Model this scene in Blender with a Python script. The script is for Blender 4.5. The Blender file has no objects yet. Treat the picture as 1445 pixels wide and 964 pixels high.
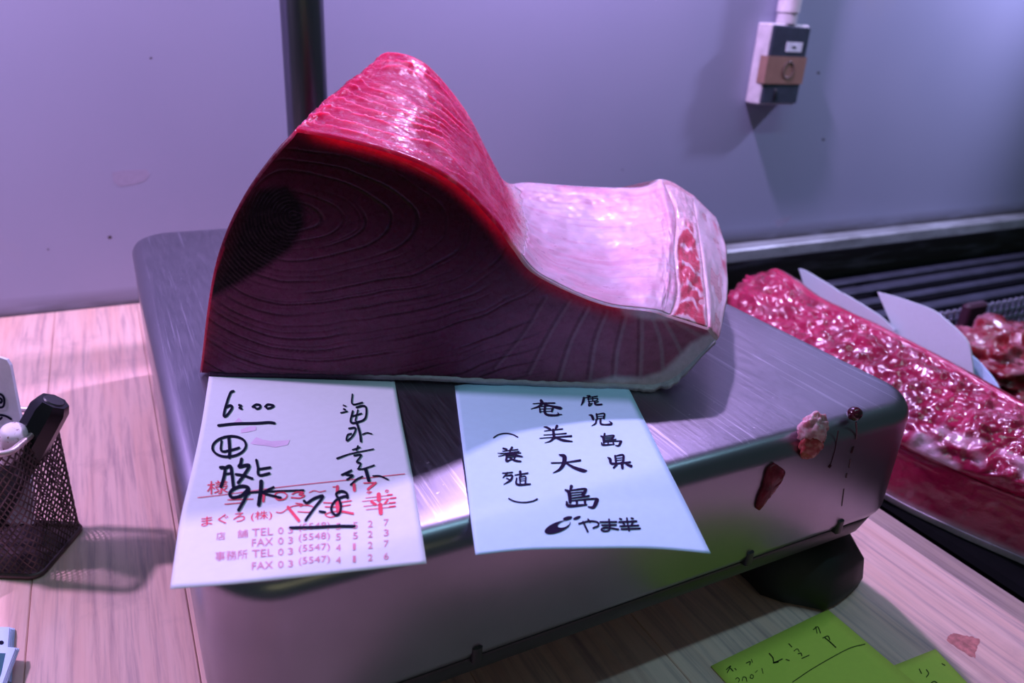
import bpy, math, random
import numpy as np
from mathutils import Matrix, Vector

random.seed(4); rng = np.random.default_rng(4)
SC = bpy.context.scene
COL = SC.collection
U = 0.2            # one working unit = 0.2 m; working origin is the camera, z up, table top at z = -1.7
ZT = -1.7
W, H, FPX = 1445, 964, 1065.4
YAW, PITCH, ROLL = 0.5001, 0.4107, 0.0605

# ------------------------------------------------------------------ camera
def cam_basis():
    cy, sy, cp, sp = math.cos(YAW), math.sin(YAW), math.cos(PITCH), math.sin(PITCH)
    f = np.array([sy*cp, cy*cp, -sp]); r = np.array([cy, -sy, 0.0]); u = np.cross(r, f)
    c, s = math.cos(ROLL), math.sin(ROLL)
    return c*r+s*u, -s*r+c*u, f
CR, CU, CF = cam_basis()
cam = bpy.data.cameras.new('camera'); camo = bpy.data.objects.new('camera', cam); COL.objects.link(camo)
M = Matrix.Identity(4)
for i in range(3):
    M[i][0], M[i][1], M[i][2] = CR[i], CU[i], -CF[i]
M.translation = Vector((0, 0, -ZT*U))
camo.matrix_world = M
cam.sensor_width = 36; cam.sensor_fit = 'HORIZONTAL'; cam.lens = FPX/W*36
cam.clip_start = 0.01
cam.dof.use_dof = True; cam.dof.focus_distance = 0.40; cam.dof.aperture_fstop = 9.0
SC.camera = camo

# ------------------------------------------------------------------ world, lamps, exposure
world = bpy.data.worlds.new('world'); SC.world = world; world.use_nodes = True
bg = world.node_tree.nodes['Background']
bg.inputs[0].default_value = (0.42, 0.66, 0.74, 1); bg.inputs[1].default_value = 0.09

def lamp(name, p, watts, color, radius):
    l = bpy.data.lights.new(name, 'POINT'); l.energy = watts; l.color = color; l.shadow_soft_size = radius
    o = bpy.data.objects.new(name, l); COL.objects.link(o)
    o.location = (p[0]*U, p[1]*U, (p[2]-ZT)*U); return o
PINK = (0.78, 0.54, 1.08)
lamp('case_lamp', (2.6, 4.0, 2.5), 31, PINK, 0.022)
lamp('case_lamp', (-2.2, 3.5, 1.9), 24, (0.80, 0.54, 1.05), 0.022)
cs = bpy.data.lights.new('case_spot', 'SPOT'); cs.energy = 32; cs.color = (0.60, 0.57, 1.0); cs.spot_size = math.radians(95); cs.spot_blend = 0.9; cs.shadow_soft_size = 0.03
cso = bpy.data.objects.new('case_spot', cs); COL.objects.link(cso); cso.location = (8.2*U, 3.4*U, (2.4-ZT)*U)
cso.rotation_euler = (Vector((6.2*U, 4.7*U, (-0.7-ZT)*U))-cso.location).to_track_quat('-Z', 'Y').to_euler()
# unseen low yellow fill, added to tint the scale's front wall
al = bpy.data.lights.new('yellow_front_fill', 'AREA'); al.shape = 'RECTANGLE'; al.size = 1.2; al.size_y = 0.3
al.energy = 0.8; al.color = (1.0, 0.95, 0.45)
alo = bpy.data.objects.new('yellow_front_fill', al); COL.objects.link(alo)
alo.location = (-0.1, -1.5, 0.75); alo.rotation_euler = (Vector((0.25, 0.3, 0.1))-Vector(alo.location)).to_track_quat('-Z', 'Y').to_euler()

# long fluorescent tube of the shop over the counter's front
tl = bpy.data.lights.new('shop_tube_light', 'AREA'); tl.shape = 'RECTANGLE'; tl.size = 1.6; tl.size_y = 0.05; tl.energy = 5.0; tl.color = (0.46, 0.92, 1.08)
tlo = bpy.data.objects.new('shop_tube_light', tl); COL.objects.link(tlo); tlo.location = (0.6, 0.0, 1.65); tlo.rotation_euler = (0.12, 0, 0)

SC.view_settings.view_transform = 'Standard'; SC.view_settings.look = 'None'
SC.view_settings.gamma = 1.0; SC.view_settings.exposure = 0.0; SC.view_settings.use_curve_mapping = False

# ------------------------------------------------------------------ measuring helpers (working units)
def ray(px):
    px = np.asarray(px, float)
    return CF + ((px[..., 0]-W/2)/FPX)[..., None]*CR - ((px[..., 1]-H/2)/FPX)[..., None]*CU
def onz(px, z):
    d = ray(px); return d*(np.asarray(z)/d[..., 2])[..., None]
def onY(px, Y):
    d = ray(px); return d*(np.asarray(Y)/d[..., 1])[..., None]
def proj(P):
    P = np.asarray(P, float); z = P@CF
    return np.stack([W/2+FPX*(P@CR)/z, H/2-FPX*(P@CU)/z], -1)
def srgb(r, g, b):
    f = lambda c: (c/255/12.92 if c/255 <= 0.04045 else ((c/255+0.055)/1.055)**2.4)
    return np.array([f(r), f(g), f(b)])
def catmull(P, n, corners=()):
    P = np.asarray(P, float); N = len(P); out = []; idx = []
    for i in range(N-1):
        p1, p2 = P[i], P[i+1]
        m1 = (P[i+1]-P[i-1])/2 if i > 0 and i not in corners else (p2-p1)
        m2 = (P[i+2]-P[i])/2 if i+2 < N and (i+1) not in corners else (p2-p1)
        t = np.linspace(0, 1, n, endpoint=False)[:, None]
        out.append((2*t**3-3*t**2+1)*p1+(t**3-2*t**2+t)*m1+(-2*t**3+3*t**2)*p2+(t**3-t**2)*m2)
        idx.append(i+t[:, 0])
    out.append(P[-1:]); idx.append([N-1])
    return np.concatenate(out), np.concatenate(idx)
def vnoise(x, y, seed=0):
    x = np.asarray(x, float); y = np.asarray(y, float)
    xi = np.floor(x).astype(np.int64); yi = np.floor(y).astype(np.int64); fx = x-xi; fy = y-yi
    fx = fx*fx*(3-2*fx); fy = fy*fy*(3-2*fy)
    def h(a, b):
        v = np.sin(a*127.1+b*311.7+seed*74.7)*43758.5453; return v-np.floor(v)
    return (h(xi, yi)*(1-fx)+h(xi+1, yi)*fx)*(1-fy)+(h(xi, yi+1)*(1-fx)+h(xi+1, yi+1)*fx)*fy
def fbm(x, y, o=4, seed=0):
    s = 0; a = 0.5
    for k in range(o):
        s = s+a*vnoise(x*2**k, y*2**k, seed+k); a *= 0.5
    return s
def dist_poly(p, line):
    p = np.asarray(p); d = np.full(p.shape[:-1], 1e9); line = np.asarray(line, float)
    for a, b in zip(line[:-1], line[1:]):
        ab = b-a; t = np.clip(((p-a)@ab)/(ab@ab+1e-9), 0, 1)
        d = np.minimum(d, np.linalg.norm(p-(a+t[..., None]*ab), axis=-1))
    return d
def inpoly(p, poly):
    x, y = p[..., 0], p[..., 1]; c = np.zeros(x.shape, bool); n = len(poly)
    for i in range(n):
        x1, y1 = poly[i]; x2, y2 = poly[(i+1) % n]
        if y1 == y2: continue
        c ^= ((y1 > y) != (y2 > y)) & (x < (x2-x1)*(y-y1)/(y2-y1)+x1)
    return c
def sstep(a, b, x):
    t = np.clip((np.asarray(x, float)-a)/(b-a), 0, 1); return t*t*(3-2*t)
def soft_in(p, poly, w):
    d = dist_poly(p, list(poly)+[poly[0]]); s = np.where(inpoly(p, poly), d, -d)
    return sstep(-w, w, s)

# ------------------------------------------------------------------ object helpers
def tag(o, label=None, cat=None, group=None, kind=None):
    if label: o['label'] = label
    if cat: o['category'] = cat
    if group: o['group'] = group
    if kind: o['kind'] = kind
    return o
def m2(p): return Vector((p[0]*U, p[1]*U, (p[2]-ZT)*U))
def thing(name, label, cat, p, group=None):
    o = bpy.data.objects.new(name, None); COL.objects.link(o); o.location = m2(p); o.empty_display_size = 0.02
    bpy.context.view_layer.update()
    return tag(o, label, cat, group)
def mk(name, V, F, mat, parent=None, smooth=True, col=None, label=None, aux=None):
    V = np.asarray(V, float).reshape(-1, 3); Wd = V*U; Wd[:, 2] -= ZT*U
    if parent is not None:
        root = parent
        while root.parent is not None: root = root.parent
        org = np.array(root.location)
    else: org = np.array([(Wd[:, 0].min()+Wd[:, 0].max())/2, (Wd[:, 1].min()+Wd[:, 1].max())/2, Wd[:, 2].min()])
    me = bpy.data.meshes.new(name)
    me.from_pydata((Wd-org).tolist(), [], [tuple(int(i) for i in f) for f in F]); me.update()
    if smooth: me.polygons.foreach_set('use_smooth', [True]*len(me.polygons))
    if col is not None:
        a = me.color_attributes.new('Col', 'FLOAT_COLOR', 'POINT')
        c = np.ones((len(V), 4), np.float32); c[:, :3] = np.clip(col, 0, 1).reshape(-1, 3); a.data.foreach_set('color', c.ravel())
    if aux is not None:      # r: wetness, g: translucency
        a = me.color_attributes.new('Aux', 'FLOAT_COLOR', 'POINT'); c = np.zeros((len(V), 4), np.float32); c[:, :2] = np.asarray(aux).reshape(-1, 2); c[:, 3] = 1; a.data.foreach_set('color', c.ravel())
    me.materials.append(mat)
    o = bpy.data.objects.new(name, me); COL.objects.link(o)
    if parent is not None: o.parent = parent
    else: o.location = org
    if label: o['label'] = label
    return o
def gridF(nr, nc, close=False, off=0):
    i, j = np.meshgrid(np.arange(nr-1), np.arange(nc if close else nc-1), indexing='ij'); j2 = (j+1) % nc
    return (np.stack([i*nc+j, i*nc+j2, (i+1)*nc+j2, (i+1)*nc+j], -1).reshape(-1, 4)+off).tolist()
class MB:
    def __init__(s): s.V = []; s.F = []
    def add(s, V, F):
        n = len(s.V); s.V += [tuple(v) for v in V]; s.F += [tuple(i+n for i in f) for f in F]; return s
    def box(s, a, b, bev=0.0):
        (x0, y0, z0), (x1, y1, z1) = a, b; e = min(bev, (x1-x0)/2.01, (y1-y0)/2.01, (z1-z0)/2.01)
        if e <= 0:
            V = [(x, y, z) for z in (z0, z1) for (x, y) in ((x0, y0), (x1, y0), (x1, y1), (x0, y1))]
            return s.add(V, [(3, 2, 1, 0), (4, 5, 6, 7), (0, 1, 5, 4), (1, 2, 6, 5), (2, 3, 7, 6), (3, 0, 4, 7)])
        return s.rloop([(z0, e), (z0+e, 0), (z1-e, 0), (z1, e)], x0, y0, x1, y1, e*1.5, 3)
    def rloop(s, prof, x0, y0, x1, y1, r, n):
        """stack of rounded rectangles: prof = [(z, inset)]"""
        V = []; L = 4*(n+1)
        for z, ins in prof:
            rr = max(r-ins, 1e-4)
            for k, (cx, cy) in enumerate(((x1-r, y1-r), (x0+r, y1-r), (x0+r, y0+r), (x1-r, y0+r))):
                for q in range(n+1):
                    a = (k+q/n)*math.pi/2
                    V.append((cx+rr*math.cos(a) if r > ins else cx-(ins-r)*(1 if k in (0, 3) else -1), cy+rr*math.sin(a) if r > ins else cy-(ins-r)*(1 if k in (0, 1) else -1), z))
        F = gridF(len(prof), L, True); F += [tuple(range(L))[::-1], tuple(range((len(prof)-1)*L, len(prof)*L))]
        return s.add(V, F)
    def tube(s, pts, r, n=8, cap=True):
        pts = [np.array(p, float) for p in pts]; m = len(pts); rs = r if hasattr(r, '__len__') else [r]*m; V = []
        up = None
        for i, p in enumerate(pts):
            d = pts[min(i+1, m-1)]-pts[max(i-1, 0)]; d = d/np.linalg.norm(d)
            if up is None: up = np.array([0, 0, 1.0]) if abs(d[2]) < 0.9 else np.array([1.0, 0, 0])
            a = np.cross(up, d); a /= np.linalg.norm(a); b = np.cross(d, a); up = b
            for k in range(n):
                t = 2*math.pi*k/n; V.append(p+rs[i]*(math.cos(t)*a+math.sin(t)*b))
        F = gridF(m, n, True)
        if cap: F += [tuple(range(n))[::-1], tuple(range((m-1)*n, m*n))]
        return s.add(V, F)
    def build(s, name, mat, parent=None, smooth=True, **k):
        o = mk(name, s.V, s.F, mat, parent, smooth, **k)
        if smooth: o.data.set_sharp_from_angle(angle=math.radians(50))
        return o
def sharp(o, ang=35):
    me = o.data; me.set_sharp_from_angle(angle=math.radians(ang)); return o

# ------------------------------------------------------------------ materials
def newmat(name):
    m = bpy.data.materials.new(name); m.use_nodes = True; nt = m.node_tree
    return m, nt, nt.nodes['Principled BSDF']
def N(nt, t, **kw):
    n = nt.nodes.new(t)
    for k, v in kw.items():
        if k in n.inputs.keys() if isinstance(k, str) and not hasattr(n, k) else False: n.inputs[k].default_value = v
        else: setattr(n, k, v)
    return n
def coords(nt, scale=(1, 1, 1), rot=(0, 0, 0)):
    tc = nt.nodes.new('ShaderNodeTexCoord'); mp = nt.nodes.new('ShaderNodeMapping')
    mp.inputs['Scale'].default_value = scale; mp.inputs['Rotation'].default_value = rot
    geo = nt.nodes.new('ShaderNodeNewGeometry'); nt.links.new(geo.outputs['Position'], mp.inputs['Vector']); return mp.outputs['Vector']
def noise(nt, vec, scale, detail=4, rough=0.55, dist=0):
    n = nt.nodes.new('ShaderNodeTexNoise'); n.inputs['Scale'].default_value = scale; n.inputs['Detail'].default_value = detail
    n.inputs['Roughness'].default_value = rough; n.inputs['Distortion'].default_value = dist
    if vec is not None: nt.links.new(vec, n.inputs['Vector'])
    return n.outputs['Fac']
def ramp(nt, fac, stops):
    r = nt.nodes.new('ShaderNodeValToRGB'); e = r.color_ramp.elements
    while len(e) < len(stops): e.new(0.5)
    for k, (p, c) in enumerate(stops):
        e[k].position = p; e[k].color = (*c, 1) if hasattr(c, '__len__') else (c, c, c, 1)
    nt.links.new(fac, r.inputs[0]); return r.outputs[0]
def mix(nt, a, b, fac, mode='MIX'):
    m = nt.nodes.new('ShaderNodeMix'); m.data_type = 'RGBA'; m.blend_type = mode
    for s, v in ((6, a), (7, b)):
        if hasattr(v, 'is_output'): nt.links.new(v, m.inputs[s])
        else: m.inputs[s].default_value = (*v, 1)
    if hasattr(fac, 'is_output'): nt.links.new(fac, m.inputs[0])
    else: m.inputs[0].default_value = fac
    return m.outputs[2]
def bump(nt, bs, h, strength=0.3, dist=0.002, prev=None):
    b = nt.nodes.new('ShaderNodeBump'); b.inputs['Strength'].default_value = strength; b.inputs['Distance'].default_value = dist
    nt.links.new(h, b.inputs['Height'])
    if prev is not None: nt.links.new(prev, b.inputs['Normal'])
    nt.links.new(b.outputs[0], bs.inputs['Normal']); return b.outputs[0]
def plain(name, c, rough=0.5, metal=0.0, nscale=60, var=0.15, bmp=0.0, **k):
    m, nt, bs = newmat(name); c = np.array(c, float); v = coords(nt)
    f = noise(nt, v, nscale); nt.links.new(ramp(nt, f, [(0.3, tuple(c*(1-var))), (0.7, tuple(np.minimum(c*(1+var), 1)))]), bs.inputs['Base Color'])
    bs.inputs['Roughness'].default_value = rough; bs.inputs['Metallic'].default_value = metal
    if bmp: bump(nt, bs, f, bmp, 0.001)
    for kk, vv in k.items(): bs.inputs[kk.replace('_', ' ')].default_value = vv
    return m
def flat(name, c, rough=0.6): return plain(name, c, 0.9, var=0.06, nscale=150, Specular_IOR_Level=0.03)

def steel_top():
    m, nt, bs = newmat('brushed_steel'); bs.inputs['Metallic'].default_value = 1.0
    v1 = coords(nt, (60, 3.0, 60), (0, 0, 0.35)); s1 = noise(nt, v1, 9, 5, 0.7)
    v2 = coords(nt, (26, 1.4, 26), (0, 0, 0.30)); s2 = noise(nt, v2, 22, 3, 0.8)
    v0 = coords(nt); s0 = noise(nt, v0, 11, 4)
    spots = ramp(nt, noise(nt, v0, 260, 2, 0.5), [(0.75, 0.0), (0.79, 0.8)])
    c = ramp(nt, s0, [(0.3, (0.25, 0.24, 0.29)), (0.7, (0.32, 0.30, 0.36))])
    # the weighing surface is scratched by use, rim and sides are not
    gn = nt.nodes.new('ShaderNodeNewGeometry'); sz = nt.nodes.new('ShaderNodeSeparateXYZ'); nt.links.new(gn.outputs['True Normal'], sz.inputs[0]); topm = ramp(nt, sz.outputs[2], [(0.90, 0.0), (0.985, 1.0)])
    scr_ = ramp(nt, noise(nt, coords(nt, (70, 1.2, 70), (0, 0, 0.42)), 7, 3, 0.6), [(0.60, 0.0), (0.68, 0.55)])
    scr_ = mix(nt, (0, 0, 0), scr_, topm); spots = mix(nt, (0, 0, 0), spots, topm)
    c = mix(nt, c, (0.58, 0.54, 0.64), scr_)
    c = mix(nt, c, (0.75, 0.70, 0.78), spots)
    nt.links.new(c, bs.inputs['Base Color'])
    r = ramp(nt, s2, [(0.35, 0.33), (0.75, 0.47)]); r = mix(nt, r, (0.6, 0.6, 0.6), spots)
    r = mix(nt, (0.31, 0.31, 0.31), r, topm)
    nt.links.new(r, bs.inputs['Roughness'])
    b = bump(nt, bs, s1, 0.05, 0.0005); bump(nt, bs, s2, 0.05, 0.0005, b)
    return m
M_STEEL = steel_top()
M_STEEL_DK = plain('dark_steel', (0.10, 0.10, 0.12), 0.35, 1.0, 30, 0.2)
M_BLACKPL = plain('black_plastic', (0.012, 0.013, 0.018), 0.42, 0, 40, 0.4)
M_RUBBER = plain('black_rubber', (0.003, 0.005, 0.006), 0.6, 0, 45, 0.6, 0.3)

def wood(name, base, dark, warm, sx=1.0):
    m, nt, bs = newmat(name)
    v = coords(nt, (1, 0.045, 1)); g = noise(nt, v, 210, 6, 0.62, 0.3); g2 = noise(nt, coords(nt, (1, 0.09, 1)), 38, 4, 0.6, 0.6)
    v0 = coords(nt); st = noise(nt, v0, 16, 5, 0.6)
    c = ramp(nt, g, [(0.30, dark), (0.52, base), (0.75, tuple(min(1, x*1.12) for x in base))])
    c = mix(nt, c, warm, ramp(nt, g2, [(0.45, 0.0), (0.72, 0.65)]))
    c = mix(nt, c, tuple(np.array(dark)*0.75), ramp(nt, st, [(0.58, 0.0), (0.74, 0.45)]))
    nt.links.new(c, bs.inputs['Base Color']); bs.inputs['Roughness'].default_value = 0.55
    bump(nt, bs, g, 0.25, 0.0008); return m
M_WOOD = wood('pale_wood', (0.80, 0.53, 0.47), (0.46, 0.29, 0.30), (0.80, 0.43, 0.34))
M_WOOD2 = wood('brown_wood', (0.42, 0.30, 0.27), (0.22, 0.15, 0.15), (0.45, 0.30, 0.24))

def wallmat():
    m, nt, bs = newmat('painted_wall'); v = coords(nt)
    a = noise(nt, v, 1.6, 3); s = noise(nt, coords(nt, (1, 1, 0.6)), 7, 5, 0.6)
    c = ramp(nt, a, [(0.35, (0.30, 0.32, 0.46)), (0.65, (0.345, 0.355, 0.50))])
    c = mix(nt, c, (0.40, 0.36, 0.36), ramp(nt, s, [(0.66, 0.0), (0.80, 0.25)]))
    c = mix(nt, c, (0.08, 0.07, 0.08), ramp(nt, noise(nt, v, 34, 1, 0.3), [(0.815, 0.0), (0.83, 0.8)]))
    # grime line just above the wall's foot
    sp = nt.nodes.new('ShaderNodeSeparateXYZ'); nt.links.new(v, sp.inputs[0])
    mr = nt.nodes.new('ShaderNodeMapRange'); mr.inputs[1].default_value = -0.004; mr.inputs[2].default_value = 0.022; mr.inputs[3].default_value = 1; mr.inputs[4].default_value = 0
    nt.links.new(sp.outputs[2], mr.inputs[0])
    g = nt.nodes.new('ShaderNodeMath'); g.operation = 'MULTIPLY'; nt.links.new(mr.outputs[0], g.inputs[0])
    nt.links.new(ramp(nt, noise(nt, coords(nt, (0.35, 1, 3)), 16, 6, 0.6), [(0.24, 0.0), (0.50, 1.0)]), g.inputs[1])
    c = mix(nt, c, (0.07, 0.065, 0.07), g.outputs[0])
    nt.links.new(c, bs.inputs['Base Color']); bs.inputs['Roughness'].default_value = 0.42
    bump(nt, bs, noise(nt, v, 90, 2), 0.03, 0.001); return m
M_WALL = wallmat()

def paper(name, c, stain=None):
    m, nt, bs = newmat(name); v = coords(nt); f = noise(nt, v, 240, 3)
    cc = ramp(nt, f, [(0.3, tuple(np.array(c)*0.965)), (0.7, c)])
    nt.links.new(cc, bs.inputs['Base Color']); bs.inputs['Roughness'].default_value = 0.75
    bs.inputs['Subsurface Weight'].default_value = 0.0; return m
M_PAPER_L = paper('slip_paper', (0.80, 0.80, 0.92)); M_PAPER_R = paper('label_paper', (0.54, 0.76, 1.0))
M_PAPER_T = paper('tag_paper', (0.50, 0.62, 0.66)); M_NOTE = paper('note_paper', (0.74, 0.86, 0.12))
M_CARD = paper('card_paper', (0.50, 0.66, 0.90))
M_INK = flat('black_ink', (0.012, 0.012, 0.03), 0.4); M_RED = flat('red_print', (0.85, 0.09, 0.16), 0.6)
M_PINKINK = flat('pink_print', (0.75, 0.28, 0.42), 0.6); M_BRUSH = flat('brush_print', (0.02, 0.012, 0.04), 0.5)
M_STAIN = flat('pink_stain', (0.80, 0.58, 0.84), 0.6); M_GREY = flat('grey_ink', (0.03, 0.05, 0.02), 0.6)

def flesh(name, sss=0.7, rough=0.27, radius=(0.030, 0.0020, 0.004), bscale=220, bstr=0.16, use_col=True, base=(0.3, 0.02, 0.05), coat=0.0, bdist=0.0015, spec=0.16, wet=False):
    m, nt, bs = newmat(name); v = coords(nt); f = noise(nt, v, bscale, 4, 0.6)
    if use_col:
        at = nt.nodes.new('ShaderNodeAttribute'); at.attribute_name = 'Col'; c = at.outputs['Color']
    else:
        c = ramp(nt, noise(nt, v, 40, 5), [(0.3, tuple(np.array(base)*0.75)), (0.7, tuple(np.array(base)*1.2))])
    c = mix(nt, c, ramp(nt, f, [(0.25, 0.78), (0.75, 1.0)]), 1.0, 'MULTIPLY')
    nt.links.new(c, bs.inputs['Base Color'])
    bs.inputs['Subsurface Weight'].default_value = sss; bs.inputs['Subsurface Radius'].default_value = radius; bs.inputs['Subsurface Scale'].default_value = 1.0
    nt.links.new(ramp(nt, noise(nt, v, bscale*1.7, 3), [(0.3, rough*0.7), (0.7, rough*1.5)]), bs.inputs['Roughness'])
    
    if wet:
        w_ = noise(nt, coords(nt, (1, 1, 1.6)), 330, 2, 0.5)
        ax_ = nt.nodes.new('ShaderNodeAttribute'); ax_.attribute_name = 'Aux'; sp_ = nt.nodes.new('ShaderNodeSeparateColor'); nt.links.new(ax_.outputs['Color'], sp_.inputs[0])
        nt.links.new(mix(nt, (spec, spec, spec), ramp(nt, w_, [(0.58, 0.03), (0.68, 0.30)]), sp_.outputs[0]), bs.inputs['Specular IOR Level'])
        ml = nt.nodes.new('ShaderNodeMath'); ml.operation = 'MULTIPLY'; ml.inputs[1].default_value = sss; nt.links.new(sp_.outputs[1], ml.inputs[0]); nt.links.new(ml.outputs[0], bs.inputs['Subsurface Weight'])
    else: bs.inputs['Specular IOR Level'].default_value = spec
    bs.inputs['Coat Weight'].default_value = coat; bs.inputs['Coat Roughness'].default_value = 0.12
    bump(nt, bs, f, bstr, bdist); return m
M_FLESH = flesh('tuna_flesh', wet=True); M_LINING = flesh('belly_lining', 0.3, 0.36, (0.006, 0.002, 0.003), 90, 0.05)
M_SKIN = flesh('tuna_skin', 0.1, 0.3, (0.003, 0.002, 0.002), 300, 0.5, True)
M_LOINS = flesh('strip_flesh', 0.1, 0.22, (0.004, 0.002, 0.002), 200, 0.2, True)
M_LOIN = flesh('loin_flesh', 0.2, 0.13, (0.008, 0.0015, 0.002), 150, 0.35, True, bdist=0.003, coat=0.6, spec=0.4)

# ================================================================== the setting
ZF = ZT-4.2
tag(MB().box((-9, -9, ZF-0.1), (16, 5.0, ZF)).build('floor', plain('floor_concrete', (0.22, 0.22, 0.23), 0.7), smooth=False), kind='structure')
tag(MB().box((-9, 4.70, ZF), (16, 5.0, 7)).build('wall_back', M_WALL, smooth=False), kind='structure')

# specks and a faint smudge on the wall paint
wb = bpy.data.objects['wall_back']
def wall_mark(name, pxs, mat):
    Q = onY(np.array(pxs, float), 4.699); k = len(Q); B_ = Q+[0, 0.0015, 0]
    mk(name, np.concatenate([Q, B_]), [tuple(range(k)), tuple(range(k, 2*k))[::-1]]+[(i, k+i, k+(i+1) % k, (i+1) % k) for i in range(k)], mat, wb, False)
M_SPECK = plain('wall_speck', (0.06, 0.05, 0.06), 0.7); M_SMUDGE = plain('wall_smudge', (0.34, 0.32, 0.45), 0.6, 0, 200, 0.05)
for (x_, y_, r_) in ((213, 82, 1.8), (155, 335, 3.0), (68, 352, 1.4), (1155, 103, 2.2), (1162, 197, 2.0)):
    wall_mark('speck', [(x_+r_*math.cos(t), y_+0.8*r_*math.sin(t)) for t in np.linspace(0, 2*math.pi, 10, endpoint=False)], M_SPECK)
wall_mark('smudge', [(158, 243), (178, 240), (206, 239), (212, 246), (205, 256), (185, 261), (170, 263), (160, 257)], M_SMUDGE)
wall_mark('smudge', [(1092, 312), (1110, 306), (1118, 305), (1112, 314), (1098, 322)], M_SMUDGE)

# wooden counter: boards on a dark carcass
tb = thing('wooden_counter', 'pale wooden counter of boards running back to the wall, under the scale', 'counter', (0.6, 2.3, ZF))
MB().box((-3.9, 0.1, ZF), (2.45, 4.69, ZT-0.16)).build('carcass', plain('carcass_grey', (0.25, 0.24, 0.25), 0.6), tb, False)
seams = [-3.9, -3.0, -2.1, -1.25, -0.81, -0.395, 0.025, 0.70, 1.25, 2.395, 2.50]
for a, b in zip(seams[:-1], seams[1:]):
    sharp(MB().box((a+0.0008, 0.1, ZT-0.16), (b-0.0008, 4.695, ZT - (0.006 if b == 2.50 else 0.0)), 0.003).build('board', M_WOOD2 if b == 2.50 else M_WOOD, tb))

# dried blood smear on the counter, with its own ragged outline
def blob_patch(px, z, th, seed, jag=0.12):
    P, _ = catmull(list(px)+[px[0]], 8); P = P[:-1]; c = P.mean(0)
    k = 1+jag*(np.array([vnoise(i*0.9, 3.3, seed) for i in range(len(P))])-0.5)*2
    P = c+(P-c)*k[:, None]; n = len(P)
    T = onz(P, z+th); Bt = onz(P, z); Cc = onz(c, z+th*1.4)
    V = np.concatenate([Bt, T, Cc[None]]); F = [(i, (i+1) % n, n+(i+1) % n, n+i) for i in range(n)]+[(n+i, n+(i+1) % n, 2*n) for i in range(n)]
    return V, F
V, F = blob_patch([(1334, 903), (1342, 894), (1362, 897), (1382, 903), (1377, 918), (1374, 928), (1352, 915)], ZT+0.0001, 0.0004, 5, 0.10)
tag(mk('blood_smear', V, F, plain('dried_blood', (0.50, 0.17, 0.16), 0.6, 0, 260, 0.35), None, False), 'dried reddish smear on the pale counter, right of the yellow-green notes', 'stain')

# sunken display case to the right of the counter
dc = thing('display_case', 'dark sunken display case with steel rails along the wall behind the red loin', 'display case', (6.0, 2.6, ZF))
M_CASE = plain('case_black', (0.006, 0.006, 0.009), 0.6, 0.0, 25, 0.4, Specular_IOR_Level=0.1)
M_RAIL = plain('case_rail', (0.10, 0.10, 0.15), 0.38, 0.7, 30, 0.25)
MB().box((2.52, 0.1, ZF), (13, 4.69, ZT-0.46)).build('case_floor', M_CASE, dc, False)
MB().box((2.505, 0.1, ZT-0.46), (2.535, 4.69, ZT-0.30), 0.01).build('side_panel', M_CASE, dc, True)
def ledge():
    m, nt, bs = newmat('ledge_metal'); v = coords(nt, (0.4, 1, 1)); f = noise(nt, v, 30, 6, 0.65)
    nt.links.new(ramp(nt, f, [(0.25, (0.20, 0.21, 0.22)), (0.62, (0.44, 0.47, 0.50))]), bs.inputs['Base Color'])
    bs.inputs['Roughness'].default_value = 0.45; bs.inputs['Metallic'].default_value = 0.3; return m
sharp(MB().box((2.54, 4.52, ZT-0.14), (13, 4.69, ZT-0.02), 0.015).build('ledge', ledge(), dc))
for k, (y, z, w, h) in enumerate([(4.30, ZT-0.36, 0.10, 0.04), (4.08, ZT-0.36, 0.12, 0.05), (3.86, ZT-0.37, 0.10, 0.04), (3.62, ZT-0.38, 0.12, 0.05), (3.40, ZT-0.38, 0.08, 0.04)]):
    sharp(MB().box((2.54, y-w/2, z-h/2), (13, y+w/2, z+h/2), 0.012).build('rail', M_RAIL, dc))
for xx in (2.6, 6.0, 9.5, 12.9):
    sharp(MB().box((xx-0.05, 3.35, ZT-0.46), (xx+0.05, 4.36, ZT-0.40), 0.01).build('rail_support', M_CASE, dc))

# ================================================================== platform scale
ZP = -1.0
PX0, PX1, PY0, PY1 = 0.03, 2.115, 1.175, 3.70
sc = thing('platform_scale', 'stainless steel platform scale with black feet standing on the wooden counter', 'scale', (1.07, 2.4, ZT))
prof = [(-1.385, 0.030), (-1.388, 0.012), (-1.375, 0.004), (-1.36, 0.0), (-1.06, 0.0)]
for k in range(1, 9):
    a = k/8*math.pi/2; prof.append((-1.06+0.06*math.sin(a), 0.055*(1-math.cos(a))))
prof = [(-1.30, 0.035)]+prof+[(-0.9995, 0.10), (-0.9995, 0.20)]
mb = MB(); mb.rloop(prof, PX0, PY0, PX1, PY1, 0.17, 12)
cover = sharp(mb.build('platform_cover', M_STEEL, sc), 40)
mb = MB(); mb.rloop([(-1.465, 0.06), (-1.455, 0.03), (-1.40, 0.010), (-1.392, 0.012), (-1.36, 0.05), (-1.31, 0.05)], PX0, PY0, PX1, PY1, 0.2, 8)
base = sharp(mb.build('base_frame', M_BLACKPL, sc))
for (x, y) in ((0.60, PY0), (1.445, PY0), (1.81, PY0)):
    sharp(MB().box((x-0.014, y-0.006, -1.40), (x+0.014, y+0.045, -1.345), 0.006).build('clip', M_BLACKPL, cover))
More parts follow.
